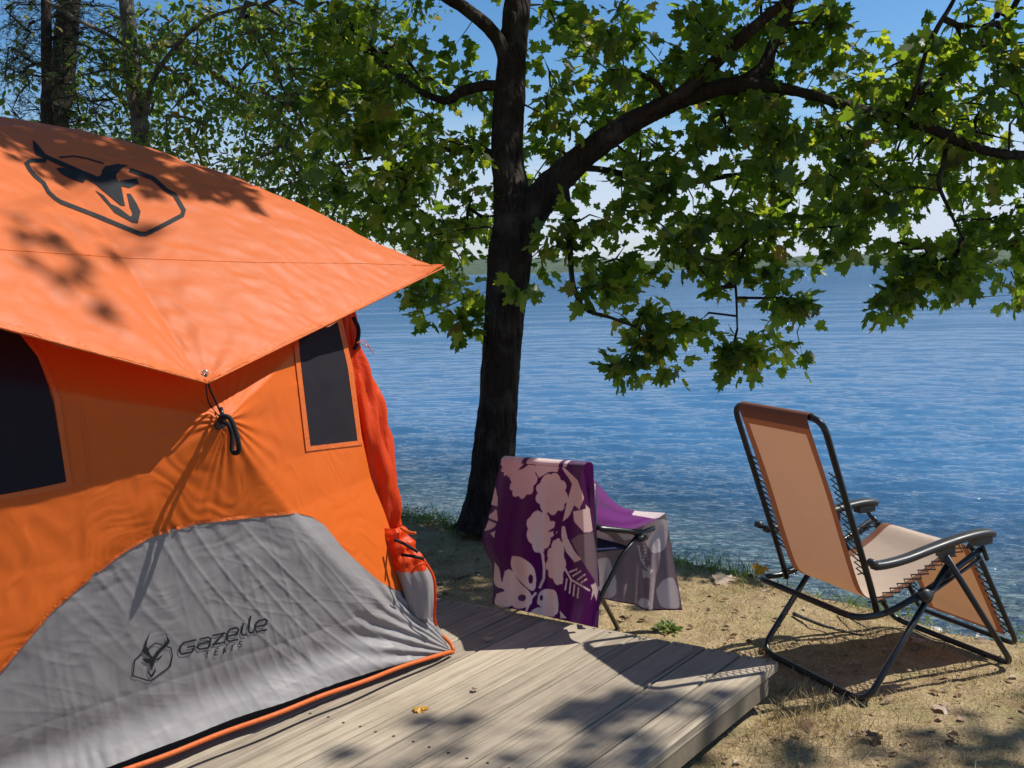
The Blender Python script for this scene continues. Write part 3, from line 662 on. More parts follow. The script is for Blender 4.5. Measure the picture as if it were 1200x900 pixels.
tube(b, catmull([at(257, 492, dh + .03), at(264, 488, dh), at(270, 491, dh), at(275, 502, dh), at(279, 516, dh), at(280, 527, dh + .005), at(276, 531, dh + .01), at(272, 527, dh + .015), at(272, 512, dh + .02), at(268, 498, dh + .02), at(258, 494, dh + .035)]), .0075, 8)
b.build('pull_loop', M['blackcord'], tent)
b = MB(); tube(b, catmull([at(258, 494, dh + .05), at(255, 500, dh + .06), at(262, 497, dh + .05)]), .011, 8); b.build('hub_knob', M['plastic'], tent)

# rolled-up door bundle hanging down the right-hand wall
def bundle():
    prof = [(398, 352, 11), (404, 372, 14), (408, 396, 12), (414, 425, 18), (422, 462, 24), (430, 505, 28), (438, 550, 29), (447, 592, 25), (455, 617, 17)]
    cen = catmull([list(at(a, b_, 3.86)) + [c * 3.86 / FPX] for a, b_, c in prof], 8)
    m = len(cen); k = 40; V = []
    a = RX; b_ = np.array([0, 1., 0])
    for i in range(m):
        for j in range(k):
            th = 2 * math.pi * j / k; t = i / m
            r = .86 * cen[i, 3] * (1 + .16 * math.sin(th * 4 + 3 * math.sin(t * 5)) + .10 * math.sin(th * 9 + t * 14) + .06 * math.sin(th * 3 + t * 40))
            V.append(cen[i, :3] + r * (math.cos(th) * a + math.sin(th) * b_ * .8))
    F = [(i * k + j, i * k + (j + 1) % k, (i + 1) * k + (j + 1) % k, (i + 1) * k + j) for i in range(m - 1) for j in range(k)]
    o = mesh('rolled_door', V, F, M['door'], tent)
    b = MB(); tube(b, catmull([at(418, 402, 3.74), at(426, 399, 3.8), at(431, 404, 3.8), at(438, 415, 3.8)]), .0018, 5); tube(b, catmull([at(420, 400, 3.74), at(428, 406, 3.8), at(434, 407, 3.8)]), .0018, 5)
    b.build('tie_cord', M['trim'], o)
    b = MB(); tube(b, catmull([at(414, 372, 3.76), at(420, 385, 3.78), at(419, 400, 3.78), at(415, 410, 3.78)]), .008, 6); b.build('tie_strap', M['blackcord'], o)
    # lower bunched flap
    prof = [(455, 617, 16), (463, 633, 18), (473, 652, 20), (484, 675, 21), (492, 700, 17), (496, 722, 13)]
    cen = catmull([list(at(a_, c_, 3.80)) + [d_ * 3.80 / FPX] for a_, c_, d_ in prof], 8); m = len(cen); V = []
    for i in range(m):
        for j in range(k):
            th = 2 * math.pi * j / k; t = i / m
            r = cen[i, 3] * (1 + .12 * math.sin(th * 5 + t * 9) + .12 * math.sin(t * 38 + th) * (t < .45) + .06 * math.sin(th * 11 + t * 6))
            V.append(cen[i, :3] + r * (math.cos(th) * a + math.sin(th) * b_ * .7))
    F = [(i * k + j, i * k + (j + 1) % k, (i + 1) * k + (j + 1) % k, (i + 1) * k + j) for i in range(m - 1) for j in range(k)]
    fm = [0 if i < m * .5 else (1) for i in range(m - 1) for j in range(k)]
    mesh('door_flap', V, F, None, tent, mats=[M['door'], M['grey']], fm=fm)
    b = MB()
    for q in ([(462, 632), (475, 638), (490, 647)], [(470, 650), (484, 652), (497, 655)]):
        tube(b, catmull([at(x, y, 3.72) for x, y in q]), .006, 6)
    b.build('tie_strap', M['blackcord'], o)
    b = MB(); tube(b, catmull([at(496, 655, 3.74), at(508, 676, 3.74), at(510, 700, 3.74), at(509, 722, 3.75), at(511, 733, 3.76)]), .0055, 6); tube(b, catmull([at(482, 672, 3.70), at(490, 662, 3.70), at(498, 660, 3.72)]), .005, 6)
    b.build('zip_piping', M['door'], tent)
    b = MB(); tube(b, catmull([at(470, 619, 3.76), at(480, 624, 3.72), at(488, 625, 3.7)]), [.006] * 12 + [.001], 6); b.build('tie_tab', M['trim'], o)
bundle()

# ------------------------------------------------------------------ reclining chair
CB = onz(1003, 826, 0); CWd = np.array([-.421, .907, 0]); CLd = np.array([.907, .421, 0])
gc = float(np.mean(gz([1.0, 1.3, 2.0], [3.9, 3.5, 3.8])))
rec = thing('reclining_chair', CB + CLd * .4 + CWd * .27, 'brown sling zero-gravity recliner with black tube frame facing the lake', 'chair')
def cp(l, w_, z): return CB + CLd * l + CWd * w_ + ZZ * z
def chair():
    Wd = .54; tr = .0125
    def tb(name, P, r=tr, rad=.05, mat='tube', parent=rec):
        b = MB(); tube(b, fillet(P, rad, 6), r, 10); return b.build(name, M[mat], parent)
    x0, x1 = .015, Wd - .015
    tb('back_frame', [cp(.115, x0, .33), cp(.08, x0, .44), cp(-.165, x0, 1.10), cp(-.165, x1, 1.10), cp(.08, x1, .44), cp(.115, x1, .33)], .0125, .065)
    tb('seat_frame', [cp(.63, -.012, .515), cp(.35, -.012, .395), cp(.13, -.012, .335), cp(-.02, -.012, .345), cp(-.02, Wd + .012, .345), cp(.13, Wd + .012, .335), cp(.35, Wd + .012, .395), cp(.63, Wd + .012, .515)], .0125, .06)
    tb('leg_rest_frame', [cp(.60, x0, .53), cp(.66, x0, .47), cp(.90, x0, .06), cp(.90, x1, .06), cp(.66, x1, .47), cp(.60, x1, .53)], .011, .05)
    tb('leg', [cp(.44, -.03, .50), cp(.02, -.03, .014), cp(.02, Wd + .03, .014), cp(.44, Wd + .03, .50)], .0125, .075)
    tb('leg', [cp(.40, -.045, .53), cp(.80, -.045, .014), cp(.80, Wd + .045, .014), cp(.40, Wd + .045, .53)], .0125, .065)
    for sd_ in (0, 1):
        w_ = -.035 if sd_ == 0 else Wd + .035; wi = -.02 if sd_ == 0 else Wd + .02
        # armrest: swept pad
        st = [(-.01 + .05, .548, .020), (.10, .546, .023), (.2, .552, .024), (.32, .570, .025), (.45, .588, .027), (.56, .597, .029), (.63, .595, .029), (.665, .587, .021)]
        V = []
        cc = catmull(st, 4)
        for l, z, hw in cc:
            for (dw, dz) in ((-1, -.006), (-.92, .004), (-.5, .009), (.5, .009), (.92, .004), (1, -.006), (.7, -.02), (-.7, -.02)):
                V.append(cp(l, w_ + dw * hw, z + dz))
        m = len(cc); F = [(i * 8 + j, i * 8 + (j + 1) % 8, (i + 1) * 8 + (j + 1) % 8, (i + 1) * 8 + j) for i in range(m - 1) for j in range(8)] + [tuple(range(8))[::-1], tuple(range((m - 1) * 8, m * 8))]
        ar = mesh('armrest', V, F, M['plastic'], rec)
        b = MB(); box(b, cp(.60, w_, .565), CLd * .045, CWd * .02, ZZ * .018); b.build('bracket', M['plastic'], ar, False); b = MB(); box(b, cp(.41, w_, .548), CLd * .035, CWd * .016, ZZ * .02); b.build('bracket', M['plastic'], ar, False)
        b = MB(); tube(b, [cp(.60, w_, .565), cp(.645, wi, .50), cp(.66, wi, .47)], .009, 8); b.build('arm_link', M['tube'], rec)
        b = MB(); tube(b, [cp(.12, wi, .345), cp(.36, wi, .385), cp(.62, wi, .48)], .007, 8); b.build('side_link', M['tube'], rec)
        b = MB(); tube(b, [cp(.31, w_ - .015, .385), cp(.31, w_ + .02, .385)], .026, 14); b.build('hinge', M['plastic'], rec); b = MB(); tube(b, [cp(.41, w_ - .012, .515), cp(.41, w_ + .014, .515)], .018, 12); b.build('hinge', M['plastic'], rec)
        b = MB(); kz = .60; tube(b, [cp(.02, w_ - (.03 if sd_ == 0 else -.03), .56), cp(.02, w_, .56)], .015, 10); b.build('locking_knob', M['plastic'], rec)
        # lacing cord zigzags
        b = MB(); ins = .052
        def rail(t): return cp(-.155 + .235 * t, 0, 1.08 - .64 * t)
        wr = x0 if sd_ == 0 else x1; wi2 = wr + (ins if sd_ == 0 else -ins); P = []
        n = 17
        for i in range(n):
            t = .30 + .68 * i / n; q = rail(t) ; P.append(q + CWd * (wr if i % 2 else wi2))
        tube(b, P, .0032, 5); P2 = []
        for i in range(n):
            t = .30 + .68 * i / n; q = rail(t); P2.append(q + CWd * (wi2 if i % 2 else wr))
        tube(b, P2, .0032, 5)
        for (A_, B_, n) in ((cp(.12, 0, .36), cp(.6, 0, .52), 13), (cp(.66, 0, .47), cp(.88, 0, .10), 11)):
            for ph in (0, 1):
                P = [A_ + (B_ - A_) * i / n + CWd * (wr if (i + ph) % 2 else wi2) for i in range(n + 1)]; tube(b, P, .0032, 5)
        b.build('lacing_cord', M['blackcord'], rec)
    # slings
    ins = .058
    def sheet(name, line, w0, w1, sag, wrap=None, hemw=.026):
        L_ = catmull(line, 14); n = len(L_); ws = np.linspace(0, 1, 25); V = []
        for i, (l, z) in enumerate(L_):
            tl = L_[min(i + 1, n - 1)] - L_[max(i - 1, 0)]; tl = tl / np.linalg.norm(tl); nrm = np.array([-tl[1], tl[0]])
            e0, e1 = (w0(i / (n - 1)), w1(i / (n - 1)))
            for s_ in ws:
                dz = sag * 4 * s_ * (1 - s_) * math.sin(math.pi * i / (n - 1)) ** .6 * (1 if name != 'backrest' else min(1, max(0, (1.05 - z) * 5)))
                V.append(cp(l + nrm[0] * dz, e0 + (e1 - e0) * s_, z + nrm[1] * dz))
        F = gridfaces(n, 25); fm = []
        for f in F:
            i, j = f[0] // 25, f[0] % 25; t = i / (n - 1)
            fm.append(1 if (j < 2 or j > 21 or (name == 'backrest' and L_[i][1] > 1.035) or (name == 'leg_rest' and t > .93)) else 0)
        return mesh(name, V, F, None, rec, mats=[M['sling'], M['hem']], fm=fm)
    a0 = lambda t: x0 + .012 + .046 * min(1, t / .1) ** .5; a1 = lambda t: x1 - .012 - .046 * min(1, t / .1) ** .5
    sheet('backrest', [(-.147, 1.09), (-.150, 1.107), (-.163, 1.1175), (-.179, 1.112), (-.1835, 1.097), (-.171, 1.06), (-.15, 1.01), (-.06, .79), (.03, .55), (.09, .41), (.14, .365)], a0, a1, .012)
    b0 = lambda t: x0 + .055; b1 = lambda t: x1 - .055
    sheet('seat', [(.14, .365), (.22, .36), (.36, .40), (.5, .46), (.60, .515), (.655, .505)], b0, b1, -.015)
    sheet('leg_rest', [(.655, .505), (.70, .43), (.78, .29), (.86, .15), (.895, .085)], b0, b1, -.004)
chair()

# ------------------------------------------------------------------ folding chair under the towel
FR, FL = onz(706, 752, 0), None
bR = at(690, 560, 4.0); bL = at(592, 552, 4.42)
fd = np.array([.70, .71, 0])
gR, gL = np.array([bR[0], bR[1], 0]) , np.array([bL[0], bL[1], 0])
fold = thing('folding_chair', ((gR + gL) / 2 + fd * .22), 'folding camp chair with navy seat and black legs hidden under the purple towel', 'chair')
def fchair():
    def tb(name, P, r=.011, mat='tube'):
        b = MB(); tube(b, P, r, 10); return b.build(name, M[mat], fold)
    h = float(bR[2]) - .03; hl = float(bL[2]) - .03
    o_ = fd * .03
    tb('back_post', [gR + o_ + ZZ * .30, gR + o_ + ZZ * h]); tb('back_post', [gL + o_ + ZZ * .30, gL + o_ + ZZ * hl])
    b = MB(); V = [gR + o_ + ZZ * h, gL + o_ + ZZ * hl, gL + o_ + ZZ * .46, gR + o_ + ZZ * .46]
    V += [v + fd * .008 for v in V]
    mesh('backrest', V, [(0, 1, 2, 3), (7, 6, 5, 4), (0, 4, 5, 1), (1, 5, 6, 2), (2, 6, 7, 3), (3, 7, 4, 0)], M['bluecloth'], fold, False)
    # seat sling
    A_, B_ = at(697, 643, 4.0), at(737, 640, 4.25); Cc, D_ = B_ + (gL - gR) * .85, A_ + (gL - gR) * .85
    n = 10; V = []
    for i in range(n):
        for j in range(n):
            s, t = i / (n - 1), j / (n - 1); p = (A_ * (1 - s) + B_ * s) * (1 - t) + (D_ * (1 - s) + Cc * s) * t
            V.append([p[0], p[1], p[2] - .05 * math.sin(math.pi * s) * math.sin(math.pi * t)])
    m0 = len(V); V += [[v[0], v[1], v[2] - .012] for v in V]; F = [tuple(f) for f in gridfaces(n, n)]; F += [tuple(i + m0 for i in f[::-1]) for f in F]
    F += [(i, i + 1, i + 1 + m0, i + m0) for i in range(n - 1)] + [(i * n, (i + 1) * n, (i + 1) * n + m0, i * n + m0) for i in range(n - 1)] + [((i + 1) * n - 1, (i + 2) * n - 1, (i + 2) * n - 1 + m0, (i + 1) * n - 1 + m0) for i in range(n - 1)]
    mesh('seat', V, F, M['bluecloth'], fold)
    ft = onz(725, 738, 0.01)
    tb('leg', [ft, at(700, 692, 4.22), at(694, 660, 4.12)], .0105)
    tb('leg', [at(752, 622, 4.26), at(728, 652, 4.2), at(704, 699, 4.12), at(699, 712, 4.12)], .0105)
    d = (gL - gR) * .95
    tb('leg', [ft + d, at(700, 692, 4.22) + d, at(694, 660, 4.12) + d]); tb('leg', [at(752, 622, 4.26) + d, at(704, 699, 4.12) + d])
    tb('armrest', [bR * [1, 1, 0] + fd * .04 + ZZ * (.60), at(704, 652, 4.05) + ZZ * .12, at(752, 624, 4.26), at(766, 619, 4.3)], .012)
    tb('armrest', [bL * [1, 1, 0] + fd * .04 + ZZ * (.60), at(752, 624, 4.26) + d], .012)
    b = MB(); box(b, at(752, 630, 4.26), fd * .03, (gL - gR) / np.linalg.norm(gL - gR) * .014, ZZ * .012); tube(b, [at(737, 622, 4.24), at(757, 628, 4.26)], .012, 8); b.build('joint', M['plastic'], fold)
fchair()
def towelmat():
    k = N('printed_beach_towel'); c = k.n('Attribute', attribute_name='pat').outputs['Color']; v = k.coord()
    b = k.bump(k.noise(v, 600, 2), .0015, .8); b = k.bump(k.noise(v, 9, 3), .01, .8, b)
    p = k.n('BsdfPrincipled', {'Base Color': c, 'Roughness': .95, 'Specular IOR Level': .1, 'Normal': b, 'Sheen Weight': .25})
    t = k.n('BsdfTranslucent', {'Color': c, 'Normal': b})
    return k.out(k.n('MixShader', {0: .22, 1: p.outputs[0], 2: t.outputs[0]}).outputs[0])
def towel():
    Z = lambda L_: [(x / 3.6 + 540, y / 3.6 + 500) for x, y in L_]
    def ell(cx, cy, a, b, r=0):
        t = np.linspace(0, 2 * math.pi, 24, endpoint=False); return [(cx + a * math.cos(q) * math.cos(r) - b * math.sin(q) * math.sin(r), cy + a * math.cos(q) * math.sin(r) + b * math.sin(q) * math.cos(r)) for q in t]
    def petal(P, wob=13, fr=9):   # scalloped outline
        C_ = catmull(list(P) + [P[0]], 8)[:-1]; c = C_.mean(0); C_ = c + (C_ - c) * (1 - min(.09, .8 * wob / 130)); out = []
        for i, p in enumerate(C_):
            d = p - c; out.append(tuple(p + d / np.linalg.norm(d) * wob * abs(math.sin(i * fr / len(C_) * math.pi)) * .9))
        return out
    W_ = [petal(q) for q in ([(175, 145), (250, 150), (230, 185), (205, 205), (180, 190)], [(238, 165), (300, 160), (318, 210), (300, 270), (260, 298), (222, 285), (212, 245), (218, 200)],
        [(330, 235), (380, 195), (425, 220), (445, 270), (440, 330), (410, 358), (370, 368), (330, 330), (320, 280)],
        [(290, 375), (340, 355), (380, 395), (412, 420), (382, 470), (355, 520), (330, 535), (298, 500), (280, 430)],
        [(400, 470), (430, 490), (435, 590), (422, 668), (382, 640), (365, 590), (375, 520)])]
    W_ += [[(315, 160), (415, 168), (408, 192), (372, 190), (330, 215), (316, 190)], [(425, 172), (436, 172), (492, 225), (520, 300), (500, 350), (480, 330), (455, 380), (430, 400), (445, 330), (470, 240)],
        [(425, 410), (437, 412), (450, 470), (482, 530), (510, 560), (480, 572), (445, 530), (425, 470)],
        stroke([(345, 535), (352, 600), (350, 640), (332, 682)], 11), stroke([(435, 590), (465, 645), (545, 692)], 8), stroke([(275, 780), (300, 720), (318, 700)], 9)]
    W_ += [petal(q, 2, 3) for q in ([(215, 545), (260, 555), (310, 600), (316, 670), (295, 690), (240, 640), (213, 590)], [(185, 608), (212, 605), (250, 660), (292, 700), (296, 748), (240, 768), (205, 740), (178, 665)],
        [(142, 570), (162, 600), (172, 650), (202, 690), (180, 686), (143, 660)], [(150, 705), (200, 698), (212, 755), (148, 750)], [(320, 745), (335, 698), (370, 685), (402, 700), (410, 780), (380, 795), (340, 760)], [(303, 772), (340, 765), (395, 800), (300, 790)])]
    W_ += [[(145, 255), (156, 300), (155, 335), (128, 330)], [(120, 372), (152, 350), (156, 400), (118, 385)], [(100, 440), (118, 395), (150, 410), (140, 425), (118, 436)], [(125, 450), (145, 440), (140, 470)], [(145, 345), (150, 380), (130, 380)]]
    W_ += [stroke(q, 6) for q in ([(448, 640), (440, 690)], [(465, 650), (458, 705)], [(480, 665), (474, 715)], [(497, 678), (492, 724)], [(455, 615), (492, 600)], [(470, 632), (507, 608)], [(490, 648), (525, 622)], [(505, 660), (532, 642)])]
    W_ += [[(548, 735), (556, 690), (548, 668), (560, 664), (568, 655), (575, 668), (592, 680), (580, 692), (572, 735), (562, 705)], [(418, 775), (446, 808), (420, 808)]]
    D_ = [ell(295, 643, 10, 20), ell(258, 722, 17, 15), ell(340, 722, 7, 12), ell(405, 415, 9, 45, .25), ell(420, 405, 32, 7, .5), ell(400, 430, 35, 6, -.4), ell(412, 440, 5, 35, -.2), [(240, 185), (270, 152), (290, 158), (262, 178)]]
    Gy = [[(465, 478), (500, 455), (560, 445), (572, 480), (581, 690), (560, 640), (510, 565)]]
    WF = [[(475, 358), (535, 345), (552, 440), (520, 447), (478, 400)], [(527, 330), (548, 350), (556, 440), (535, 448)]]
    PU = np.array([.10, .006, .105]); PK = np.array([.86, .66, .61]); GR = np.array([.26, .19, .21])
    def paintA(X, Y):
        C = np.tile(PU, (X.size, 1)); x, y = (X.ravel() - 540) * 3.6, (Y.ravel() - 500) * 3.6
        for P in W_: C[inpoly(x, y, P)] = PK
        for P in D_: C[inpoly(x, y, P)] = PU
        for P in Gy: C[inpoly(x, y, P)] = GR
        for P in WF: C[inpoly(x, y, P)] = PK * 1.15
        return C
    Vs = []; Fs = []; Cs = []; n0 = 0
    def emit(P, C):
        nonlocal n0
        a, b = P.shape[:2]; Vs.append(P.reshape(-1, 3)); Cs.append(C); Fs.append(gridfaces(a, b) + n0); n0 += a * b
    # back panel
    nu, nv = 230, 250
    Lf = np.array([(587, 541), (581, 565), (574, 600), (565, 628), (567, 642), (577, 662), (578, 688), (577, 708)]); Rt = np.array([(684, 549), (688, 575), (693, 610), (698, 640), (702, 670), (703, 700), (702, 715), (701, 736)])
    t = np.linspace(0, 1, nv); tt = np.linspace(0, 1, len(Lf))
    Lp = np.stack([np.interp(t, tt, Lf[:, 0]), np.interp(t, tt, Lf[:, 1])], 1); Rp = np.stack([np.interp(t, tt, Rt[:, 0]), np.interp(t, tt, Rt[:, 1])], 1)
    u = np.linspace(0, 1, nu)[:, None]
    X = Lp[:, 0] * (1 - u) + Rp[:, 0] * u; Y = Lp[:, 1] * (1 - u) + Rp[:, 1] * u; tv = t[None, :]
    D = 4.42 * (1 - u) + 3.98 * u - .05 * tv * (1 - u)
    U_, T_2 = np.broadcast_to(u, X.shape), np.broadcast_to(tv, X.shape)
    fold_ = (.030 * np.sin(U_ * 10 + .8 + .9 * T_2) * (.2 + T_2) + .018 * np.sin(U_ * 23 + 2.5 * T_2 + 1) * (.15 + T_2) + .006 * np.sin(U_ * 47 + 4 * T_2) * T_2 - .05 * np.exp(-((U_ - 1) / .09) ** 2) * (1 - T_2) + .05 * np.exp(-((U_) / .06) ** 2))
    D = D + fold_
    P = EYE + np.stack([(X - 600) / FPX, (450 - Y) / FPX, np.ones_like(X)], -1) @ RM * D[..., None]
    emit(P, paintA(X, Y))
    # over the top rail to the far side
    k = 12; th = np.linspace(0, math.pi, k); top = P[:, 0]
    rowsP = [top + fd * (.03 * (1 - math.cos(q))) + ZZ * .022 * math.sin(q) for q in th] + [top + fd * .062 - ZZ * z for z in np.linspace(.03, .5, 12)]
    Q = np.stack(rowsP, 1); Cq = np.repeat(paintA(X[:, :1], Y[:, :1] + 3).reshape(nu, 1, 3), Q.shape[1], 1).reshape(-1, 3); emit(Q, Cq)
    # sheet spread from the back rail out over the near arm
    nu2, nv2 = 120, 70
    s = np.linspace(0, 1, nu2)[:, None]; q = np.linspace(0, 1, nv2)[None, :]
    topL = catmull([(680, 548), (700, 566), (722, 590), (742, 598), (779, 601)], 30); lowL = catmull([(684, 575), (690, 618), (715, 621), (741, 620), (765, 611), (779, 602)], 24)
    fx = lambda A_, j: np.interp(s, np.linspace(0, 1, len(A_)), A_[:, j])
    X = fx(topL, 0) * (1 - q) + fx(lowL, 0) * q; Y = fx(topL, 1) * (1 - q) + fx(lowL, 1) * q
    D = (4.02 + .42 * s) * (1 - q) + (3.98 + .36 * s) * q + .12 * (1 - q) * np.sin(np.pi * s) + .012 * np.sin(q * 14 + s * 4) * np.sin(np.pi * s)
    P = EYE + np.stack([(X - 600) / FPX, (450 - Y) / FPX, np.ones_like(X)], -1) @ RM * D[..., None]
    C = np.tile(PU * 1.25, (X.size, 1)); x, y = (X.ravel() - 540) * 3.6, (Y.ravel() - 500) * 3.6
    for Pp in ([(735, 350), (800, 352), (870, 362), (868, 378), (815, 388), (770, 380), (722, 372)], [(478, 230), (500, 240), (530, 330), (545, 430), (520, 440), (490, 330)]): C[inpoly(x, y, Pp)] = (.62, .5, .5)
    emit(P, C)
    # end hanging down inside the near arm
    nu3, nv3 = 150, 150
    s = np.linspace(0, 1, nu3)[:, None]; q = np.linspace(0, 1, nv3)[None, :]
    Tp = np.array([(690, 622), (740, 621), (765, 611), (780, 602)]); Bt = np.array([(694, 699), (722, 705), (745, 709), (757, 716), (776, 715), (800, 715)])
    Xt = np.interp(s, np.linspace(0, 1, 4), Tp[:, 0]); Yt = np.interp(s, np.linspace(0, 1, 4), Tp[:, 1]); Xb = np.interp(s, np.linspace(0, 1, 6), Bt[:, 0]); Yb = np.interp(s, np.linspace(0, 1, 6), Bt[:, 1])
    X = Xt * (1 - q) + Xb * q; Y = Yt * (1 - q) + Yb * q
    D = 4.42 + .02 * s + .022 * np.sin(s * 15 + q * 2) * (.3 + q) + .01 * np.sin(s * 37) * q - .08 * np.exp(-q / .06)
    P = EYE + np.stack([(X - 600) / FPX, (450 - Y) / FPX, np.ones_like(X)], -1) @ RM * D[..., None]
    C = np.tile(GR, (X.size, 1)); x, y = (X.ravel() - 540) * 3.6, (Y.ravel() - 500) * 3.6; LG = np.array([.62, .53, .54])
    for Pp in (petal([(765, 430), (800, 400), (865, 395), (872, 450), (860, 510), (820, 533), (785, 500)], 3, 6), petal([(822, 690), (860, 645), (895, 640), (915, 690), (920, 760), (850, 760)], 3, 5), ell(772, 745, 25, 22), petal([(570, 560), (620, 555), (640, 600), (655, 660), (650, 710), (600, 720), (575, 650)], 2, 4),
               [(770, 640), (765, 600), (785, 612), (790, 580), (800, 600), (812, 606), (798, 625), (800, 640), (785, 635)], [(660, 450), (720, 432), (735, 470), (690, 480)], stroke([(750, 500), (760, 560), (785, 600)], 5)): C[inpoly(x, y, Pp)] = LG
    for i in range(6): C[inpoly(x, y, ell(745 + 6 * i, 505 + 14 * i, 4, 3))] = LG; C[inpoly(x, y, ell(770 + 4 * i, 490 + 14 * i, 4, 3))] = LG
    C[(q + 0 * s).ravel() > .985] = PU * .6
    emit(P, C)
    V = np.concatenate(Vs); F = np.concatenate(Fs); C = np.concatenate(Cs)
    C = np.concatenate([C, np.ones((len(C), 1))], 1)
    o = mesh('beach_towel', V, F, towelmat()); a = o.data.color_attributes.new('pat', 'FLOAT_COLOR', 'POINT'); a.data.foreach_set('color', C.astype(np.float32).ravel())
    tag(o, 'purple beach towel with pale pink hibiscus flowers draped over the folding chair', 'towel')
towel()

# ------------------------------------------------------------------ trees
def leafproto(kind):
    if kind == 'maple':
        h = [(0, 0), (.17, -.07), (.33, -.03), (.29, .09), (.50, .20), (.43, .31), (.52, .45), (.33, .44), (.30, .55), (.19, .50), (.15, .68), (.21, .82), (.08, .80), (0, 1.0)]
        o = h + [(-x, y) for x, y in h[-2:0:-1]]; V = [(0, .38)] + o; n = len(o)
        F = [(0, 1 + i, 1 + (i + 1) % n) for i in range(n)]
        V = np.array(V); Z = -.32 * np.abs(V[:, 0]) ** 1.3 - .22 * np.clip(V[:, 1] - .3, 0, 1) ** 2 + .03 * np.sin(V[:, 0] * 23)
        return np.column_stack([V[:, 0], V[:, 1], Z]), np.array(F)
    V = np.array([(0, 0, 0), (.27, .28, .04), (.24, .6, .03), (0, 1, -.1), (-.24, .6, .03), (-.27, .28, .04), (0, .45, -.06)])
    return V, np.array([(6, 0, 1), (6, 1, 2), (6, 2, 3), (6, 3, 4), (6, 4, 5), (6, 5, 0)])
def leaves(name, mat, parent, pos, dirs, nrm, size, proto, rnd=None):
    V0, F0 = leafproto(proto); pos = np.asarray(pos); n = len(pos); d = np.asarray(dirs); nn_ = np.asarray(nrm); size = np.asarray(size)
    d /= np.linalg.norm(d, axis=1)[:, None]; nn_ = nn_ - d * (d * nn_).sum(1)[:, None]; nn_ /= np.linalg.norm(nn_, axis=1)[:, None] + 1e-9; s = np.cross(d, nn_)
    curl = rng.uniform(-.2, 2.6, n)
    V = pos[:, None] + size[:, None, None] * (V0[None, :, 0, None] * s[:, None] + V0[None, :, 1, None] * d[:, None] + V0[None, :, 2, None] * curl[:, None, None] * nn_[:, None])
    F = F0[None] + (np.arange(n) * len(V0))[:, None, None]
    rr = rng.uniform(0, 1, n) if rnd is None else rnd
    return mesh(name, V.reshape(-1, 3), F.reshape(-1, 3), mat, parent, False, attr=np.repeat(rr, len(V0)))
class Tree:
    def __init__(s, root): s.root = root; s.P = []; s.par = []; s.load = []; s.paths = []; s.limb = MB()
    def limbs(s, L_, mb, k=14, rough=.12, sub=7, ridge=0.):
        """L_: list of (px,py,depth,half width px)"""
        pts = [list(at(a, b, d)) + [w_ * d / FPX] for a, b, d, w_ in L_]; s.limb3(pts, mb, k, rough, sub, ridge)
    def limb3(s, pts, mb, k=14, rough=.12, sub=7, ridge=0.):
        C_ = catmull(pts, sub); tube(mb, C_[:, :3], np.maximum(C_[:, 3], .003), k, True, 0, rough, ridge)
        b0 = len(s.P)
        for i, c in enumerate(C_): s.P.append(c[:3]); s.par.append(b0 + i - 1 if i else -1); s.load.append(0); 
        s.fixed = len(s.P)
    def grow(s, T, sag=.05, seed=1, step=.14, zpen=.25):
        rg = np.random.default_rng(seed); T = np.asarray(T); fixed = len(s.P); A = np.array(s.P)
        d0 = np.array([np.linalg.norm(A - t, axis=1).min() for t in T]); base = len(s.P)
        P = np.zeros((len(A) + len(T) * 40, 3)); P[:len(A)] = A; n = len(A); par = list(s.par); segs = []
        for q in np.argsort(d0):
            t = T[q]; dd = P[:n] - t; c = np.linalg.norm(dd, axis=1) + zpen * np.abs(dd[:, 2]); j = int(c.argmin()); a = P[j].copy(); L_ = np.linalg.norm(t - a)
            m = max(2, min(38, int(L_ / step))); ids = [j]; off = rg.normal(0, min(.10 * L_, .09), 3)
            for i in range(1, m + 1):
                u = i / m; p = a + (t - a) * u + off * math.sin(math.pi * u) * (1 - .3 * u) + np.array([0, 0, sag * L_ * math.sin(math.pi * u)]) + rg.normal(0, .007, 3) * (i < m)
                P[n] = p; par.append(ids[-1]); ids.append(n); n += 1
            segs.append(ids)
        load = np.zeros(n)
        for ids in segs: load[ids[-1]] += 1
        for i in range(n - 1, -1, -1):
            if i >= base and par[i] >= 0: load[par[i]] += load[i]
        P = P[:n]; mb = MB()
        for ids in segs:
            r = .0024 * np.sqrt(np.array([load[i] if i >= base else load[ids[1]] for i in ids])) ** 1.05 + .0008; r[-1] = .0012
            tube(mb, P[ids], r, 5 if r[0] < .008 else 7, False, 0, .1 if r[0] > .01 else 0)
        s.twigdirs = [P[i[-1]] - P[i[-2]] for i in segs]; s.order = [P[i[-1]] for i in segs]
        return mb
def in_zone(p):
    """does the shade of a clump here fall on the sunlit chair, deck, towel or roof?"""
    for z, x0, x1, y0, y1 in ((.2, .0, 2.5, 2.7, 4.45), (1.0, .7, 2.2, 3.3, 4.5), (.8, .1, .8, 3.8, 4.8), (1.6, -1.7, -.2, 2.0, 4.6), (.9, -.8, -.1, 2.5, 3.9)):
        t = (p[2] - z) / SUN[2]
        if t > 0:
            q = p - SUN * t
            if x0 < q[0] < x1 and y0 < q[1] < y1: return True
    return False
def clumps(rows, k, depth, seed, avoid=True, cell=40):
    rg = np.random.default_rng(seed); out = []
    for r, row in enumerate(rows):
        for c, ch in enumerate(row.replace(' ', '')):
            lam = int(ch) * k
            for _ in range(rg.poisson(lam) if lam > 1.2 else (rg.uniform() < lam)):
                for tr in range(9):
                    px, py = (c + rg.uniform()) * cell, (r + rg.uniform()) * cell; lo, hi = depth(px, py); p = at(px, py, rg.uniform(lo, hi))
                    if not (avoid and in_zone(p)): out.append(p); break
    return out
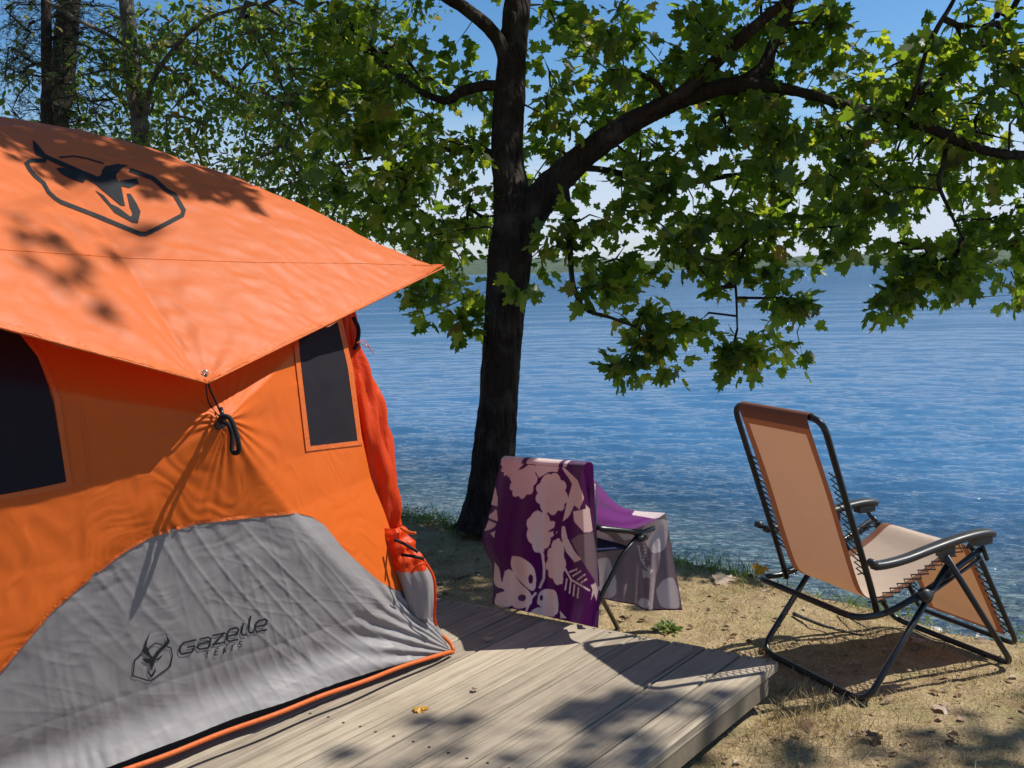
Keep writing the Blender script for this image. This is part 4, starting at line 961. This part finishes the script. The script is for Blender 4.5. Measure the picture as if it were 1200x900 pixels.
def foliage(T, dirs, nl, spread, size, seed, droop=.5, up=.6):
    rg = np.random.default_rng(seed); pos, dr, nm, sz = [], [], [], []
    for t, td in zip(T, dirs):
        td = td / (np.linalg.norm(td) + 1e-9)
        for _ in range(rg.poisson(nl) + 1):
            a = rg.normal(0, 1, 3); a /= np.linalg.norm(a); a = a + td * .5; a[2] -= droop; a /= np.linalg.norm(a)
            pos.append(t + a * spread * rg.uniform(.15, 1) - td * rg.uniform(0, spread * .8)); dr.append(a + rg.normal(0, .25, 3)); nm.append(np.array([0, 0, up]) + rg.normal(0, .5, 3)); sz.append(size * rg.uniform(.5, 1.25))
    return np.array(pos), np.array(dr), np.array(nm), np.array(sz)

# the big maple beside the water
root = onz(570, 606, 0); mt = thing('maple_tree', root, 'broad maple with dark trunk and wide leafy limbs beside the draped chair', 'tree')
mt_ = Tree(mt); tb = MB(); bb = MB()
mt_.limbs([(565, 622, 6.28, 33), (567, 606, 6.28, 27), (572, 580, 6.28, 25), (580, 520, 6.28, 23.5), (587, 430, 6.28, 22.5), (592, 360, 6.28, 23), (598, 300, 6.28, 25), (604, 262, 6.28, 25), (599, 220, 6.3, 20), (594, 180, 6.32, 18.5),
            (596, 130, 6.35, 18), (599, 80, 6.4, 16.5), (604, 30, 6.45, 15.5), (607, -40, 6.5, 15), (603, -160, 6.6, 13), (615, -330, 6.8, 10), (600, -520, 6.9, 6), (610, -700, 7, 2)], tb, 84, .07, 22, .012)
fl = mt_.limbs
fl([(610, 275, 6.28, 18), (630, 238, 6.25, 19), (662, 202, 6.2, 17), (706, 166, 6.1, 14.5), (758, 134, 6.0, 12), (815, 111, 5.95, 10), (868, 99, 5.9, 9), (930, 106, 5.85, 6), (1000, 126, 5.8, 6), (1042, 138, 5.75, 6), (1095, 152, 5.7, 6), (1140, 172, 5.65, 5.5), (1200, 182, 5.6, 5), (1300, 170, 5.5, 4), (1420, 190, 5.3, 2)], bb, 44, .10, 16, .008)
fl([(862, 100, 5.9, 8), (893, 82, 5.9, 8), (905, 55, 5.92, 7), (922, 15, 5.95, 6.5), (940, -50, 6, 5), (960, -140, 6, 3), (955, -240, 6, 1.5)], bb, 12, .15)
fl([(745, 140, 6.0, 6), (800, 108, 5.85, 8), (850, 62, 5.7, 8), (895, 22, 5.5, 7), (930, -5, 5.4, 6.5), (990, -70, 5.3, 4), (1080, -140, 5.2, 2)], bb, 12, .15)
fl([(596, 90, 6.36, 10), (588, 55, 6.36, 8.5), (572, 32, 6.36, 8), (545, 10, 6.38, 7.5), (515, -10, 6.4, 7), (460, -60, 6.5, 5), (400, -140, 6.6, 3), (330, -200, 6.8, 1.5)], bb, 12, .12)
fl([(592, 100, 6.34, 6), (565, 101, 6.35, 6.5), (540, 108, 6.4, 6), (520, 118, 6.5, 4.5), (478, 98, 6.6, 4), (440, 62, 6.7, 4), (408, 25, 6.8, 3.5), (393, -5, 6.9, 3), (370, -90, 7, 2)], bb, 10, .12)
fl([(588, 181, 6.32, 5), (560, 177, 6.35, 4), (520, 175, 6.5, 3), (468, 171, 6.7, 2), (440, 178, 6.8, 1)], bb, 8, .1)
fl([(660, 205, 6.2, 4), (666, 240, 6.1, 3.8), (668, 290, 6.0, 3.6), (672, 335, 5.95, 3.2), (686, 362, 5.9, 2.6), (715, 372, 5.85, 2), (750, 385, 5.8, 1.3)], bb, 8, .12)
fl([(616, 262, 6.2, 7), (640, 205, 6.6, 5), (690, 197, 6.9, 4), (760, 210, 7.1, 4), (810, 213, 7.2, 4), (870, 205, 7.3, 3), (940, 215, 7.3, 2)], bb, 8, .12)
fl([(1110, 158, 5.68, 3), (1106, 190, 5.65, 3), (1100, 215, 5.6, 2.6), (1112, 245, 5.6, 2), (1128, 280, 5.6, 1.2)], bb, 7, .1)
fl([(1085, 60, 5.6, 3), (1100, 30, 5.6, 3), (1120, -5, 5.6, 2.5), (1150, -80, 5.5, 1.5)], bb, 7, .1)
fl([(1060, 140, 5.7, 3.5), (1072, 110, 5.65, 3), (1085, 60, 5.6, 2.6)], bb, 7, .1)
fl([(838, 225, 6.6, 2.5), (855, 290, 6.2, 2), (862, 335, 6.0, 1.6), (864, 385, 5.9, 1.1)], bb, 6, .1)
fl([(780, 112, 5.95, 4), (766, 95, 5.9, 3.5), (742, 84, 5.9, 3), (712, 82, 5.9, 2)], bb, 7, .1)
for dx, dy, L_, r_ in ((-.9, -.5, .26, .06), (-.3, -1, .35, .08), (.7, -.8, .5, .07), (1, .1, .4, .06), (-1, .4, .25, .06), (.2, 1, .4, .07)):
    q = math.hypot(dx, dy); dx, dy = dx / q, dy / q; P_ = []
    for t in np.linspace(0, 1, 9):
        x_, y_ = root[0] - .02 + dx * (.08 + L_ * t), root[1] + dy * (.08 + L_ * t); P_.append([x_ + .03 * math.sin(t * 5), y_, float(gz(x_, y_)) + .17 * (1 - t) ** 2.4 - .02 - .03 * t])
    tube(tb, P_, np.linspace(r_, .018, 9), 14, True, 0, .2)
tb.build('trunk', M['bark'], mt)
rows = ['000000000 577611288857688610156', '000000000 688721388878487556556', '000000000 788843278988888889888', '000000000 378875375886589999887', '000000000 237885376788899998768',
        '000000000 465676265688998646557', '000000000 267775263277787401167 68', '000000000 012566354455564103465 6', '000000000 000563236643354002313 3', '000000000 000120012431012000000', '000000000 000000000120161000000', '000000000 000000000000000000000']
rows = [r.replace(' ', '')[:30] for r in rows]
LIMB = [(606, 300), (600, 180), (600, -20), (600, 262), (632, 232), (705, 162), (755, 128), (815, 108)]
LIMB2 = [(1000, 126), (1095, 152), (1200, 182)]
def mdepth(px, py):
    for (x0, y0), (x1, y1) in zip(LIMB[:-1], LIMB[1:]):
        t = max(0, min(1, ((px - x0) * (x1 - x0) + (py - y0) * (y1 - y0)) / ((x1 - x0) ** 2 + (y1 - y0) ** 2))); dd = math.hypot(px - x0 - t * (x1 - x0), py - y0 - t * (y1 - y0))
        if dd < 26: return (6.75, 8.2)
    if px < 600: return (6.0, 7.6)
    if py > 290: return (5.6, 6.5)
    return (5.45, 7.4)
MK = .56
T = clumps(rows, MK, mdepth, 21); T = [t + np.array([0, 0, .07]) if proj(t)[1] > 270 else t for t in T]
def blob(cx, cy, rx, ry, n, d, seed):
    rg = np.random.default_rng(seed); return [at(cx + rg.normal(0, rx), cy + rg.normal(0, ry), d + rg.uniform(-.1, .1)) for _ in range(n)]
T += blob(866, 408, 9, 10, 7, 5.8, 1) + blob(1057, 335, 9, 12, 6, 5.6, 2) + blob(1000, 290, 14, 5, 4, 5.6, 3) + blob(735, 425, 18, 12, 6, 5.75, 4) + blob(772, 380, 14, 12, 6, 5.8, 5) + blob(925, 345, 18, 10, 5, 5.9, 6) + blob(545, 370, 14, 10, 4, 6.1, 7) + blob(500, 345, 12, 6, 3, 6.2, 8) + blob(1135, 310, 14, 8, 4, 5.6, 9) + blob(1092, 312, 14, 8, 4, 5.6, 10)
rg = np.random.default_rng(77)
for _ in range(330):
    x_, y_ = rg.uniform(1200, 1560), rg.uniform(-160, 330); p = at(x_, y_ - (x_ - 1200) * .12, rg.uniform(5.3, 7.2))
    if rg.uniform() < 1.15 - (x_ - 1200) / 420 and not in_zone(p): T.append(p)
# clumps out of frame to the right and above, whose shade dapples the deck, ground and roof
def shade(targets, seed):
    rg = np.random.default_rng(seed); o = []
    for (p, L_, rad, n) in targets:
        for _ in range(n): o.append(np.array(p) + SUN * L_ + rg.normal(0, rad, 3))
    return o
dk = lambda x, y: onz(x, y, .16); gd = lambda x, y: onz(x, y, 0)
def onf(x, y):
    h = hit(BF, x, y, 0); return h if h is not None else FC
SH = [(dk(590, 875), 4.6, .10, 3), (dk(655, 850), 4.4, .10, 3), (dk(735, 835), 4.4, .09, 2), (dk(640, 895), 4.8, .10, 3), (dk(560, 905), 4.6, .12, 2), (dk(760, 870), 4.5, .06, 1), (dk(690, 890), 4.5, .08, 2), (dk(480, 890), 4.6, .07, 1),
      (gd(1050, 885), 4.3, .10, 3), (gd(1120, 862), 4.2, .10, 3), (gd(1185, 845), 4.4, .12, 3), (gd(870, 885), 4.3, .12, 4), (gd(945, 900), 4.5, .12, 2), (gd(1190, 895), 4.4, .12, 3), (gd(840, 660), 3.6, .10, 2), (gd(1200, 800), 4.2, .06, 1),
      (gd(520, 650), 4.2, .22, 9), (gd(560, 640), 4.0, .22, 8), (gd(500, 680), 4.0, .15, 5), (gd(540, 625), 3.8, .2, 5),
      (onf(15, 160), 4.0, .12, 7), (onf(80, 185), 4.0, .12, 7), (onf(140, 200), 4.0, .10, 5), (onf(215, 205), 4.0, .08, 3), (onf(270, 215), 4.0, .08, 2), (onf(60, 260), 7, .15, 1), (onf(180, 215), 4.3, .06, 1), (onf(60, 165), 4.2, .09, 3), (onf(150, 280), 8, .12, 1), (onf(20, 330), 8, .12, 1), (onf(290, 222), 4.2, .07, 1)]
shd = shade(SH[20:], 5)
rg = np.random.default_rng(9)
for _ in range(2600):
    a = rg.normal(0, 1, 3); a /= np.linalg.norm(a); p = np.array([.6, 6.4, 5.2]) + a * np.array([3.6, 2.6, 2.9]) * rg.uniform(.55, 1); X_, Y_, d_ = proj(p)
    if p[2] < 3.0 or (-60 < X_ < 1260 and Y_ > -60) or in_zone(p): continue
    T.append(p)
    if len(T) > 2300: break
print('maple clumps', len(T), len(shd))
T = T + shd
mbt = mt_.grow(T, .06, 2)
for v, f in ((mbt.V, mbt.F),):
    off = bb.n; bb.V += v; bb.F += [tuple(i + off for i in q) for q in f]; bb.A += mbt.A; bb.n += mbt.n
bb.build('branches', M['bark'], mt)
ps, dr, nm, sz = foliage(mt_.order, mt_.twigdirs, 10, .13, .106, 4, .45, .5)
leaves('crown', M['leaf'], mt, ps, dr, nm, sz, 'maple')
print('maple leaves', len(ps))

# second maple out of frame to the right: its high crown throws the soft shade on deck and lawn
rb = np.array([5.7, 1.3, float(gz(5.7, 1.3)) - .03]); m2r = thing('maple_tree', rb, 'tall maple whose shade dapples the near end of the deck and lawn', 'tree')
t2 = Tree(m2r); tb2 = MB(); b2 = MB()
t2.limb3([list(rb) + [.24], [5.6, 1.4, 1.5, .19], [5.5, 1.7, 3.5, .16], [5.3, 2.4, 5.5, .12], [5.2, 3.3, 7.2, .08], [5.3, 3.8, 9.0, .03]], tb2, 20, .1, 8)
t2.limb3([[5.4, 2.0, 4.4, .08], [6.2, 2.2, 5.8, .06], [7.2, 2.6, 7.0, .02]], b2, 10, .1, 6); tb2.build('trunk', M['bark'], m2r)
SH2 = [(p, L_ * 1.95, rad * 1.15, max(1, round(n * .8))) for p, L_, rad, n in SH[:16]]
Tq = shade(SH2, 6); rg = np.random.default_rng(19)
for _ in range(900):
    a = rg.normal(0, 1, 3); a /= np.linalg.norm(a); p = np.array([6.2, 2.6, 7.6]) + a * np.array([2.6, 2.6, 2.2]) * rg.uniform(.5, 1); X_, Y_, d_ = proj(p)
    if (d_ > 0 and -60 < X_ < 1260 and Y_ > -60) or in_zone(p): continue
    q = p - SUN * (p[2] / SUN[2])
    if proj(q)[2] > 0 and -100 < proj(q)[0] < 1300 and proj(q)[1] < 1000: continue
    Tq.append(p)
g2 = t2.grow(Tq, .06, 4); off = b2.n; b2.V += g2.V; b2.F += [tuple(i + off for i in q) for q in g2.F]; b2.A += g2.A; b2.n += g2.n; b2.build('branches', M['bark'], m2r)
ps, dr, nm, sz = foliage(t2.order, t2.twigdirs, 8, .16, .12, 14, .45, .55); leaves('crown', M['leaf'], m2r, ps, dr, nm, sz, 'maple')

# trees on the left behind the tent
def left_tree(name, label, limbs, rows, k, depth, seed, barkm, nl, spread, size, leafm, dx=0):
    a, b_, d, w_ = limbs[0][0]; p = at(a, b_, d); base = np.array([p[0] + .05, p[1] + .02, float(gz(p[0], p[1])) - .03])
    t = thing(name, base, label, 'tree', 'trees behind the tent'); tr = Tree(t); m1 = MB(); m2 = MB()
    pts = [list(base) + [w_ * d / FPX * 1.35], list(base * .7 + p * .3) + [w_ * d / FPX * 1.1]] + [list(at(*q[:3])) + [q[3] * q[2] / FPX] for q in limbs[0]]
    tr.limb3(pts, m1, 16, .12, 9)
    for L_ in limbs[1:]: tr.limbs(L_, m2, 8, .15, 6)
    m1.build('trunk', barkm, t)
    T = clumps(rows, k, depth, seed, False); T += [at(x, y, depth(x, y)[0] + 1) for x, y in []]
    rg = np.random.default_rng(seed + 50); top = np.array(pts[-1][:3])
    for _ in range(int(len(T) * .35)):
        p_ = at(rg.uniform(-350, 480), rg.uniform(-420, -20), rg.uniform(*depth(100, 0)))
        if not in_zone(p_): T.append(p_)
    g_ = tr.grow(T, .05, seed, .2); off = m2.n; m2.V += g_.V; m2.F += [tuple(i + off for i in q) for q in g_.F]; m2.A += g_.A; m2.n += g_.n
    m2.build('branches', barkm, t)
    if nl: 
        ps, dr, nm, sz = foliage(tr.order, tr.twigdirs, nl, spread, size, seed, .5, .4); leaves('crown', leafm, t, ps, dr, nm, sz, 'oval')
    return t, tr
lrows = ['11244567788630', '11234567887400', '12344567887510', '12344356787410', '01345566773100', '00000556763310', '00000000564310', '00000000012331']
left_tree('broadleaf_tree', 'grey-barked slim tree with small leaves, rightmost trunk behind the tent',
    [[(166, 178, 7.9, 10), (163, 140, 7.9, 9.5), (157, 105, 7.9, 8.5), (156, 70, 7.9, 8.5), (151, 30, 7.9, 8.5), (148, 0, 7.9, 8), (142, -80, 8, 7), (150, -220, 8, 5), (140, -400, 8, 2)],
     [(164, 165, 7.9, 4.5), (172, 125, 7.85, 4), (180, 92, 7.8, 3.4), (200, 62, 7.7, 3), (225, 35, 7.6, 2.6), (252, 18, 7.5, 2), (300, 5, 7.4, 1.5)],
     [(156, 60, 7.9, 4), (200, 52, 8.3, 4.5), (225, 70, 8.5, 4.5), (262, 95, 8.7, 4), (300, 125, 8.9, 3), (340, 150, 9, 2)],
     [(52, 0, 7.0, 2), (85, 20, 7.1, 2.4), (125, 40, 7.3, 2.6), (158, 60, 7.6, 2), (190, 78, 7.6, 1.6), (215, 90, 7.6, 1)],
     [(290, 20, 7.6, 1.5), (330, 100, 7.9, 1.8), (380, 190, 8.2, 1.6), (430, 240, 8.4, 1)]],
    lrows, 2.2, lambda x, y: (7.2, 9.6), 31, M['bark2'], 15, .18, .066, M['leaf2'])
def conifer(label, limb, rows, seed, k, dep):
    t, tr = left_tree('spruce_tree', label, [limb], rows, k, dep, seed, M['bark3'], 0, 0, 0, None)
    rg = np.random.default_rng(seed); V = []; F = []; n = 0; A = []
    for tp, td in zip(tr.order, tr.twigdirs):
        td = td / np.linalg.norm(td); td[2] *= .4
        for sp in range(4):
            ax = td + rg.normal(0, .45, 3); ax[2] -= .15; ax /= np.linalg.norm(ax); L_ = rg.uniform(.16, .34); o_ = tp - td * rg.uniform(0, .25); rr = rg.uniform()
            for i in range(34):
                c = o_ + ax * L_ * i / 34; e = rg.normal(0, 1, 3); e -= ax * (e @ ax); e /= np.linalg.norm(e); e[2] *= .5; e = e + ax * .7; s_ = np.cross(e, rg.normal(0, 1, 3)); s_ /= np.linalg.norm(s_); q = .026
                V += [c - s_ * .003, c + s_ * .003, c + e * q]; F.append((n, n + 1, n + 2)); n += 3; A += [rr] * 3
    mesh('crown', np.array(V), np.array(F), M['needle'], t, False, attr=A)
conifer('thin dark straight spruce trunk, leftmost behind the tent', [(57, 160, 7.3, 7), (56, 100, 7.3, 6.5), (54, 40, 7.3, 6), (54, -10, 7.3, 5.5), (50, -150, 7.3, 4), (50, -380, 7.3, 2)], ['6542', '7643', '6443', '4553'], 41, 1.2, lambda x, y: (6.9, 8))
conifer('thick dark spruce trunk between the thin spruce and the grey-barked tree', [(66, 170, 8.2, 15), (70, 120, 8.2, 14.5), (76, 60, 8.2, 13), (82, 0, 8.2, 12), (90, -120, 8.2, 10), (92, -400, 8.2, 4)], ['56532', '56432', '45543', '34444'], 43, .9, lambda x, y: (7.8, 9.0))

# ------------------------------------------------------------------ ground cover
def blades(name, label, cat, n, area, h, wd, mat, seed, dens=None, lean=.5, seg=1):
    rg = np.random.default_rng(seed); x = rg.uniform(area[0], area[1], n * 3); y = rg.uniform(area[2], area[3], n * 3)
    k = dens(x, y) > rg.uniform(0, 1, n * 3); x, y = x[k][:n], y[k][:n]; m = len(x); z = gz(x, y)
    a = rg.uniform(0, 6.283, m); b = rg.uniform(0, 6.283, m); hh = h * rg.uniform(.4, 1.3, m); w_ = wd * rg.uniform(.6, 1.3, m)
    B = np.stack([x, y, z], 1); s_ = np.stack([np.cos(a), np.sin(a), 0 * a], 1) * w_[:, None] / 2; l = lean * rg.uniform(.2, 1.6, m)
    d = np.stack([np.cos(b) * l, np.sin(b) * l, np.ones(m)], 1); d /= np.linalg.norm(d, axis=1)[:, None]
    mid = B + d * hh[:, None] * .55; d2 = d + np.stack([np.cos(b), np.sin(b), -.3 * np.ones(m)], 1) * .5 * lean; tip = mid + d2 * hh[:, None] * .5
    V = np.stack([B - s_, B + s_, mid + s_ * .8, mid - s_ * .8, tip], 1).reshape(-1, 3); i = np.arange(m)[:, None] * 5
    F = np.concatenate([i + [[0, 1, 2]], i + [[0, 2, 3]], i + [[3, 2, 4]]])
    o = mesh(name, V, F, mat, None, False, attr=np.repeat(np.clip(rg.normal(.55, .28, m), 0, 1), 5)); tag(o, label, cat, None, 'stuff'); return o
def offdeck(x, y):
    dx, dy = x - K[0], y - K[1]; a = dx * bd[0] + dy * bd[1]; nx, ny = bd[1], -bd[0]; b = dx * nx + dy * ny
    return ~((a < .06) & (b < .02))
pn = lambda x, y, f, s: np.array([mn.noise(Vector((p * f + s, q * f - s, s))) for p, q in zip(x, y)])
blades('dry_grass', 'short dry mown grass over the sunlit ground', 'grass', 52000, (-1.6, 4.2, 2.4, 7.2), .022, .0032, M['dry'], 1, lambda x, y: np.clip((.45 + 1.3 * pn(x, y, 2.3, 4)) * offdeck(x, y) * (bankd(x, y) < -.05), 0, 1), .9)
blades('dry_grass', 'longer straw tufts in the dry lawn', 'grass', 9000, (-.4, 3.8, 2.4, 5.6), .045, .0028, M['dry'], 2, lambda x, y: np.clip((pn(x, y, 3.1, 9) - .22) * 5 * offdeck(x, y) * (bankd(x, y) < -.05), 0, 1), .9)
bl = blades('bank_grass', 'green grass and weeds along the top of the bank', 'grass', 26000, (-3, 4.6, 3.2, 8.2), .12, .005, M['shrub'], 3, lambda x, y: np.clip(np.exp(-((bankd(x, y) + .02) / .17) ** 2) * (.8 + 1.6 * pn(x, y, 1.7, 2)), 0, 1), .8)
blades('deck_edge_grass', 'tufts of grass growing up beside the deck corner', 'grass', 1500, (.75, 1.5, 2.9, 3.75), .06, .003, M['dry'], 4, lambda x, y: offdeck(x, y) * np.exp(-(((x - 1.03) ** 2 + (y - 3.42) ** 2) / .05)), .7)
# low leafy weeds on the bank rim
def weeds():
    rg = np.random.default_rng(8); ps, dr, nm, sz = [], [], [], []
    xs = rg.uniform(-3, 4.6, 9000); ys = rg.uniform(3.2, 8.2, 9000); k = (np.abs(bankd(xs, ys) + .0) < .22) & (pn(xs, ys, 1.6, 12) > .02); xs, ys = xs[k], ys[k]
    for x, y in zip(xs, ys):
        for _ in range(4): a = rg.uniform(0, 6.28); ps.append((x + rg.normal(0, .02), y + rg.normal(0, .02), float(gz(x, y)) + rg.uniform(0, .07))); dr.append((math.cos(a), math.sin(a), .4)); nm.append((rg.normal(0, .3), rg.normal(0, .3), 1)); sz.append(rg.uniform(.015, .035))
    leaves('bank_weeds', M['shrub'], None, np.array(ps), np.array(dr), np.array(nm), np.array(sz), 'oval').name = 'bank_weeds'
    tag(bpy.data.objects['bank_weeds'], 'small leafy weeds on the rim of the bank', 'weeds', None, 'stuff')
weeds()
def litter():
    rg = np.random.default_rng(12); n = 1700; x = rg.uniform(-1, 3.6, n); y = rg.uniform(2.4, 6.3, n); k = offdeck(x, y) & (bankd(x, y) < .1); x, y = x[k], y[k]; m = len(x)
    a = rg.uniform(0, 6.28, m); o = leaves('leaf_litter', M['litter'], None, np.stack([x, y, gz(x, y) + .012], 1), np.stack([np.cos(a), np.sin(a), rg.normal(0, .15, m)], 1), np.stack([rg.normal(0, .4, m), rg.normal(0, .4, m), np.ones(m)], 1), rg.uniform(.01, .05, m) * rg.uniform(.5, 1.2, m), 'oval')
    tag(o, 'scraps of dead brown leaf scattered over the dry ground', 'leaf litter', None, 'stuff')
litter()
def one_leaf(p, size, rz, mat, label, kind='maple', nm=(.2, .1, 1), val=.6):
    o = leaves('fallen_leaf', mat, None, np.array([p]), np.array([[math.cos(rz), math.sin(rz), .05]]), np.array([nm], float), np.array([size]), kind, np.array([val])); tag(o, label, 'leaf', 'fallen leaves'); return o
one_leaf(dk(486, 834) + ZZ * .014, .055, .3, M['yleaf'], 'yellow fallen leaf lying alone on the deck boards in front of the tent', val=.9)
one_leaf(dk(568, 752) + ZZ * .010, .05, .5, M['litter'], 'pale tan fallen leaf on the deck just below the shadow of the towel', val=.95)
one_leaf(dk(558, 812) + ZZ * .014, .028, 2.2, M['litter'], 'tiny curled brown leaf on the deck boards between the yellow leaf and the recliner shadow', val=.4)
one_leaf(gd(884, 672) + ZZ * .02, .10, .2, M['yleaf'], 'orange-yellow fallen leaf beside the weeds on the bank, left of the recliner', nm=(.5, -.6, 1), val=.1)
one_leaf(gd(838, 683) + ZZ * .02, .12, .1, M['litter'], 'pinkish tan dry leaf on bare ground between the towel and the recliner', nm=(.3, -.4, 1), val=1)
one_leaf(gd(905, 682) + ZZ * .02, .09, 2.9, M['litter'], 'cream dry leaf below the orange-yellow one near the recliner frame', nm=(-.3, -.4, 1), val=1)
one_leaf(gd(1022, 876) + ZZ * .03, .075, .6, M['litter'], 'dark brown curled leaf on the grass in front of the recliner', nm=(.4, -.8, 1), val=.1)
one_leaf(gd(950, 858) + ZZ * .02, .07, 2.5, M['litter'], 'small brown leaf on the grass just below the recliner rear leg', nm=(-.4, -.5, 1), val=.3)
one_leaf(gd(1104, 838) + ZZ * .02, .08, .9, M['litter'], 'pale dry leaf on the sunlit grass right of the recliner legs', nm=(.1, -.5, 1), val=.95)
one_leaf(gd(1080, 757) + ZZ * .02, .07, 1.9, M['litter'], 'brown leaf in the shade under the recliner', nm=(.1, -.5, 1), val=.7)
def stick(pts, r, label):
    b = MB(); C_ = catmull([gd(*p) + ZZ * .012 for p in pts], 5); tube(b, C_, np.linspace(r, r * .4, len(C_)), 6, True, 0, .2); tag(b.build('stick', M['bark2']), label, 'stick', 'fallen sticks')
stick([(512, 690), (530, 683), (552, 676)], .012, 'pale stick on the ground between the tent corner and the towel')
stick([(930, 722), (965, 736), (1010, 748)], .010, 'dark bent stick lying under the back of the recliner')
stick([(985, 718), (1000, 730), (1022, 742)], .006, 'thin stick crossing the bent one under the recliner')
# pale weed beside the deck
def weed():
    p = gd(783, 742); t = thing('weed', p, 'small pale green weed in the dry ground beside the deck edge', 'plant'); rg = np.random.default_rng(3); ps, dr, nm, sz = [], [], [], []
    for _ in range(60):
        a = rg.uniform(0, 6.28); r = rg.uniform(0, .06); ps.append(p + np.array([math.cos(a) * r, math.sin(a) * r, rg.uniform(.005, .03)])); dr.append((math.cos(a), math.sin(a), .5)); nm.append((rg.normal(0, .3), rg.normal(0, .3), 1)); sz.append(rg.uniform(.02, .045))
    leaves('foliage', M['shrub'], t, np.array(ps), np.array(dr), np.array(nm), np.array(sz), 'oval')
weed()
def stones():
    rg = np.random.default_rng(14); V0 = []; ph = (1 + 5 ** .5) / 2
    for a, b in ((-1, ph), (1, ph), (-1, -ph), (1, -ph)): V0 += [(a, b, 0), (0, a, b), (b, 0, a)]
    V0 = np.array(V0); V0 /= np.linalg.norm(V0[0]); from itertools import combinations
    F0 = [c for c in combinations(range(12), 3) if all(abs(np.linalg.norm(V0[i] - V0[j]) - 1.0515) < .01 for i, j in combinations(c, 2))]
    V = []; F = []; A = []; n = 0
    for _ in range(5200):
        x, y = rg.uniform(-4, 7), rg.uniform(3, 12); d = bankd(x, y)
        if not (.7 < d < 3.2): continue
        s_ = rg.uniform(.015, .06) * (1 + (rg.uniform() < .04) * 1.5); v = V0 * (s_ * rg.uniform(.7, 1.2, 3) * [1, 1, .6]) * (1 + rg.normal(0, .08, (12, 1))); a = rg.uniform(0, 6.28); c, q = math.cos(a), math.sin(a)
        v = np.stack([v[:, 0] * c - v[:, 1] * q, v[:, 0] * q + v[:, 1] * c, v[:, 2]], 1) + [x, y, float(gz(x, y)) + s_ * .2]; V.append(v)
        for f in F0:
            p = V0[list(f)]; f = f if np.dot(np.cross(p[1] - p[0], p[2] - p[0]), p.mean(0)) > 0 else f[::-1]; F.append([i + n for i in f])
        n += 12; A += [rg.uniform()] * 12
    m = leafmat('beach_stones', [(0, (.045, .042, .04)), (.5, (.12, .11, .095)), (.9, (.20, .18, .155)), (1, (.42, .39, .35))], [(0, (0, 0, 0)), (1, (0, 0, 0))], 0., .3)
    o = mesh('beach_stones', np.concatenate(V), np.array(F), m, None, True, attr=A); tag(o, 'rounded grey and brown stones along the waterline', 'stones', None, 'stuff')
stones()


# ------------------------------------------------------------------ haze
def haze():
    b = MB(); box(b, (0, 0, 44), (16000, 0, 0), (0, 16000, 0), (0, 0, 60)); k = N('haze_air')
    v = k.n('VolumePrincipled', {'Color': (.80, .88, 1.0, 1), 'Density': HD, 'Anisotropy': .2}); k.t.links.new(v.outputs[0], k.o.inputs['Volume'])
    tag(b.build('haze', k.m, None, False), None, None, None, 'stuff')
HD = .00004
haze()
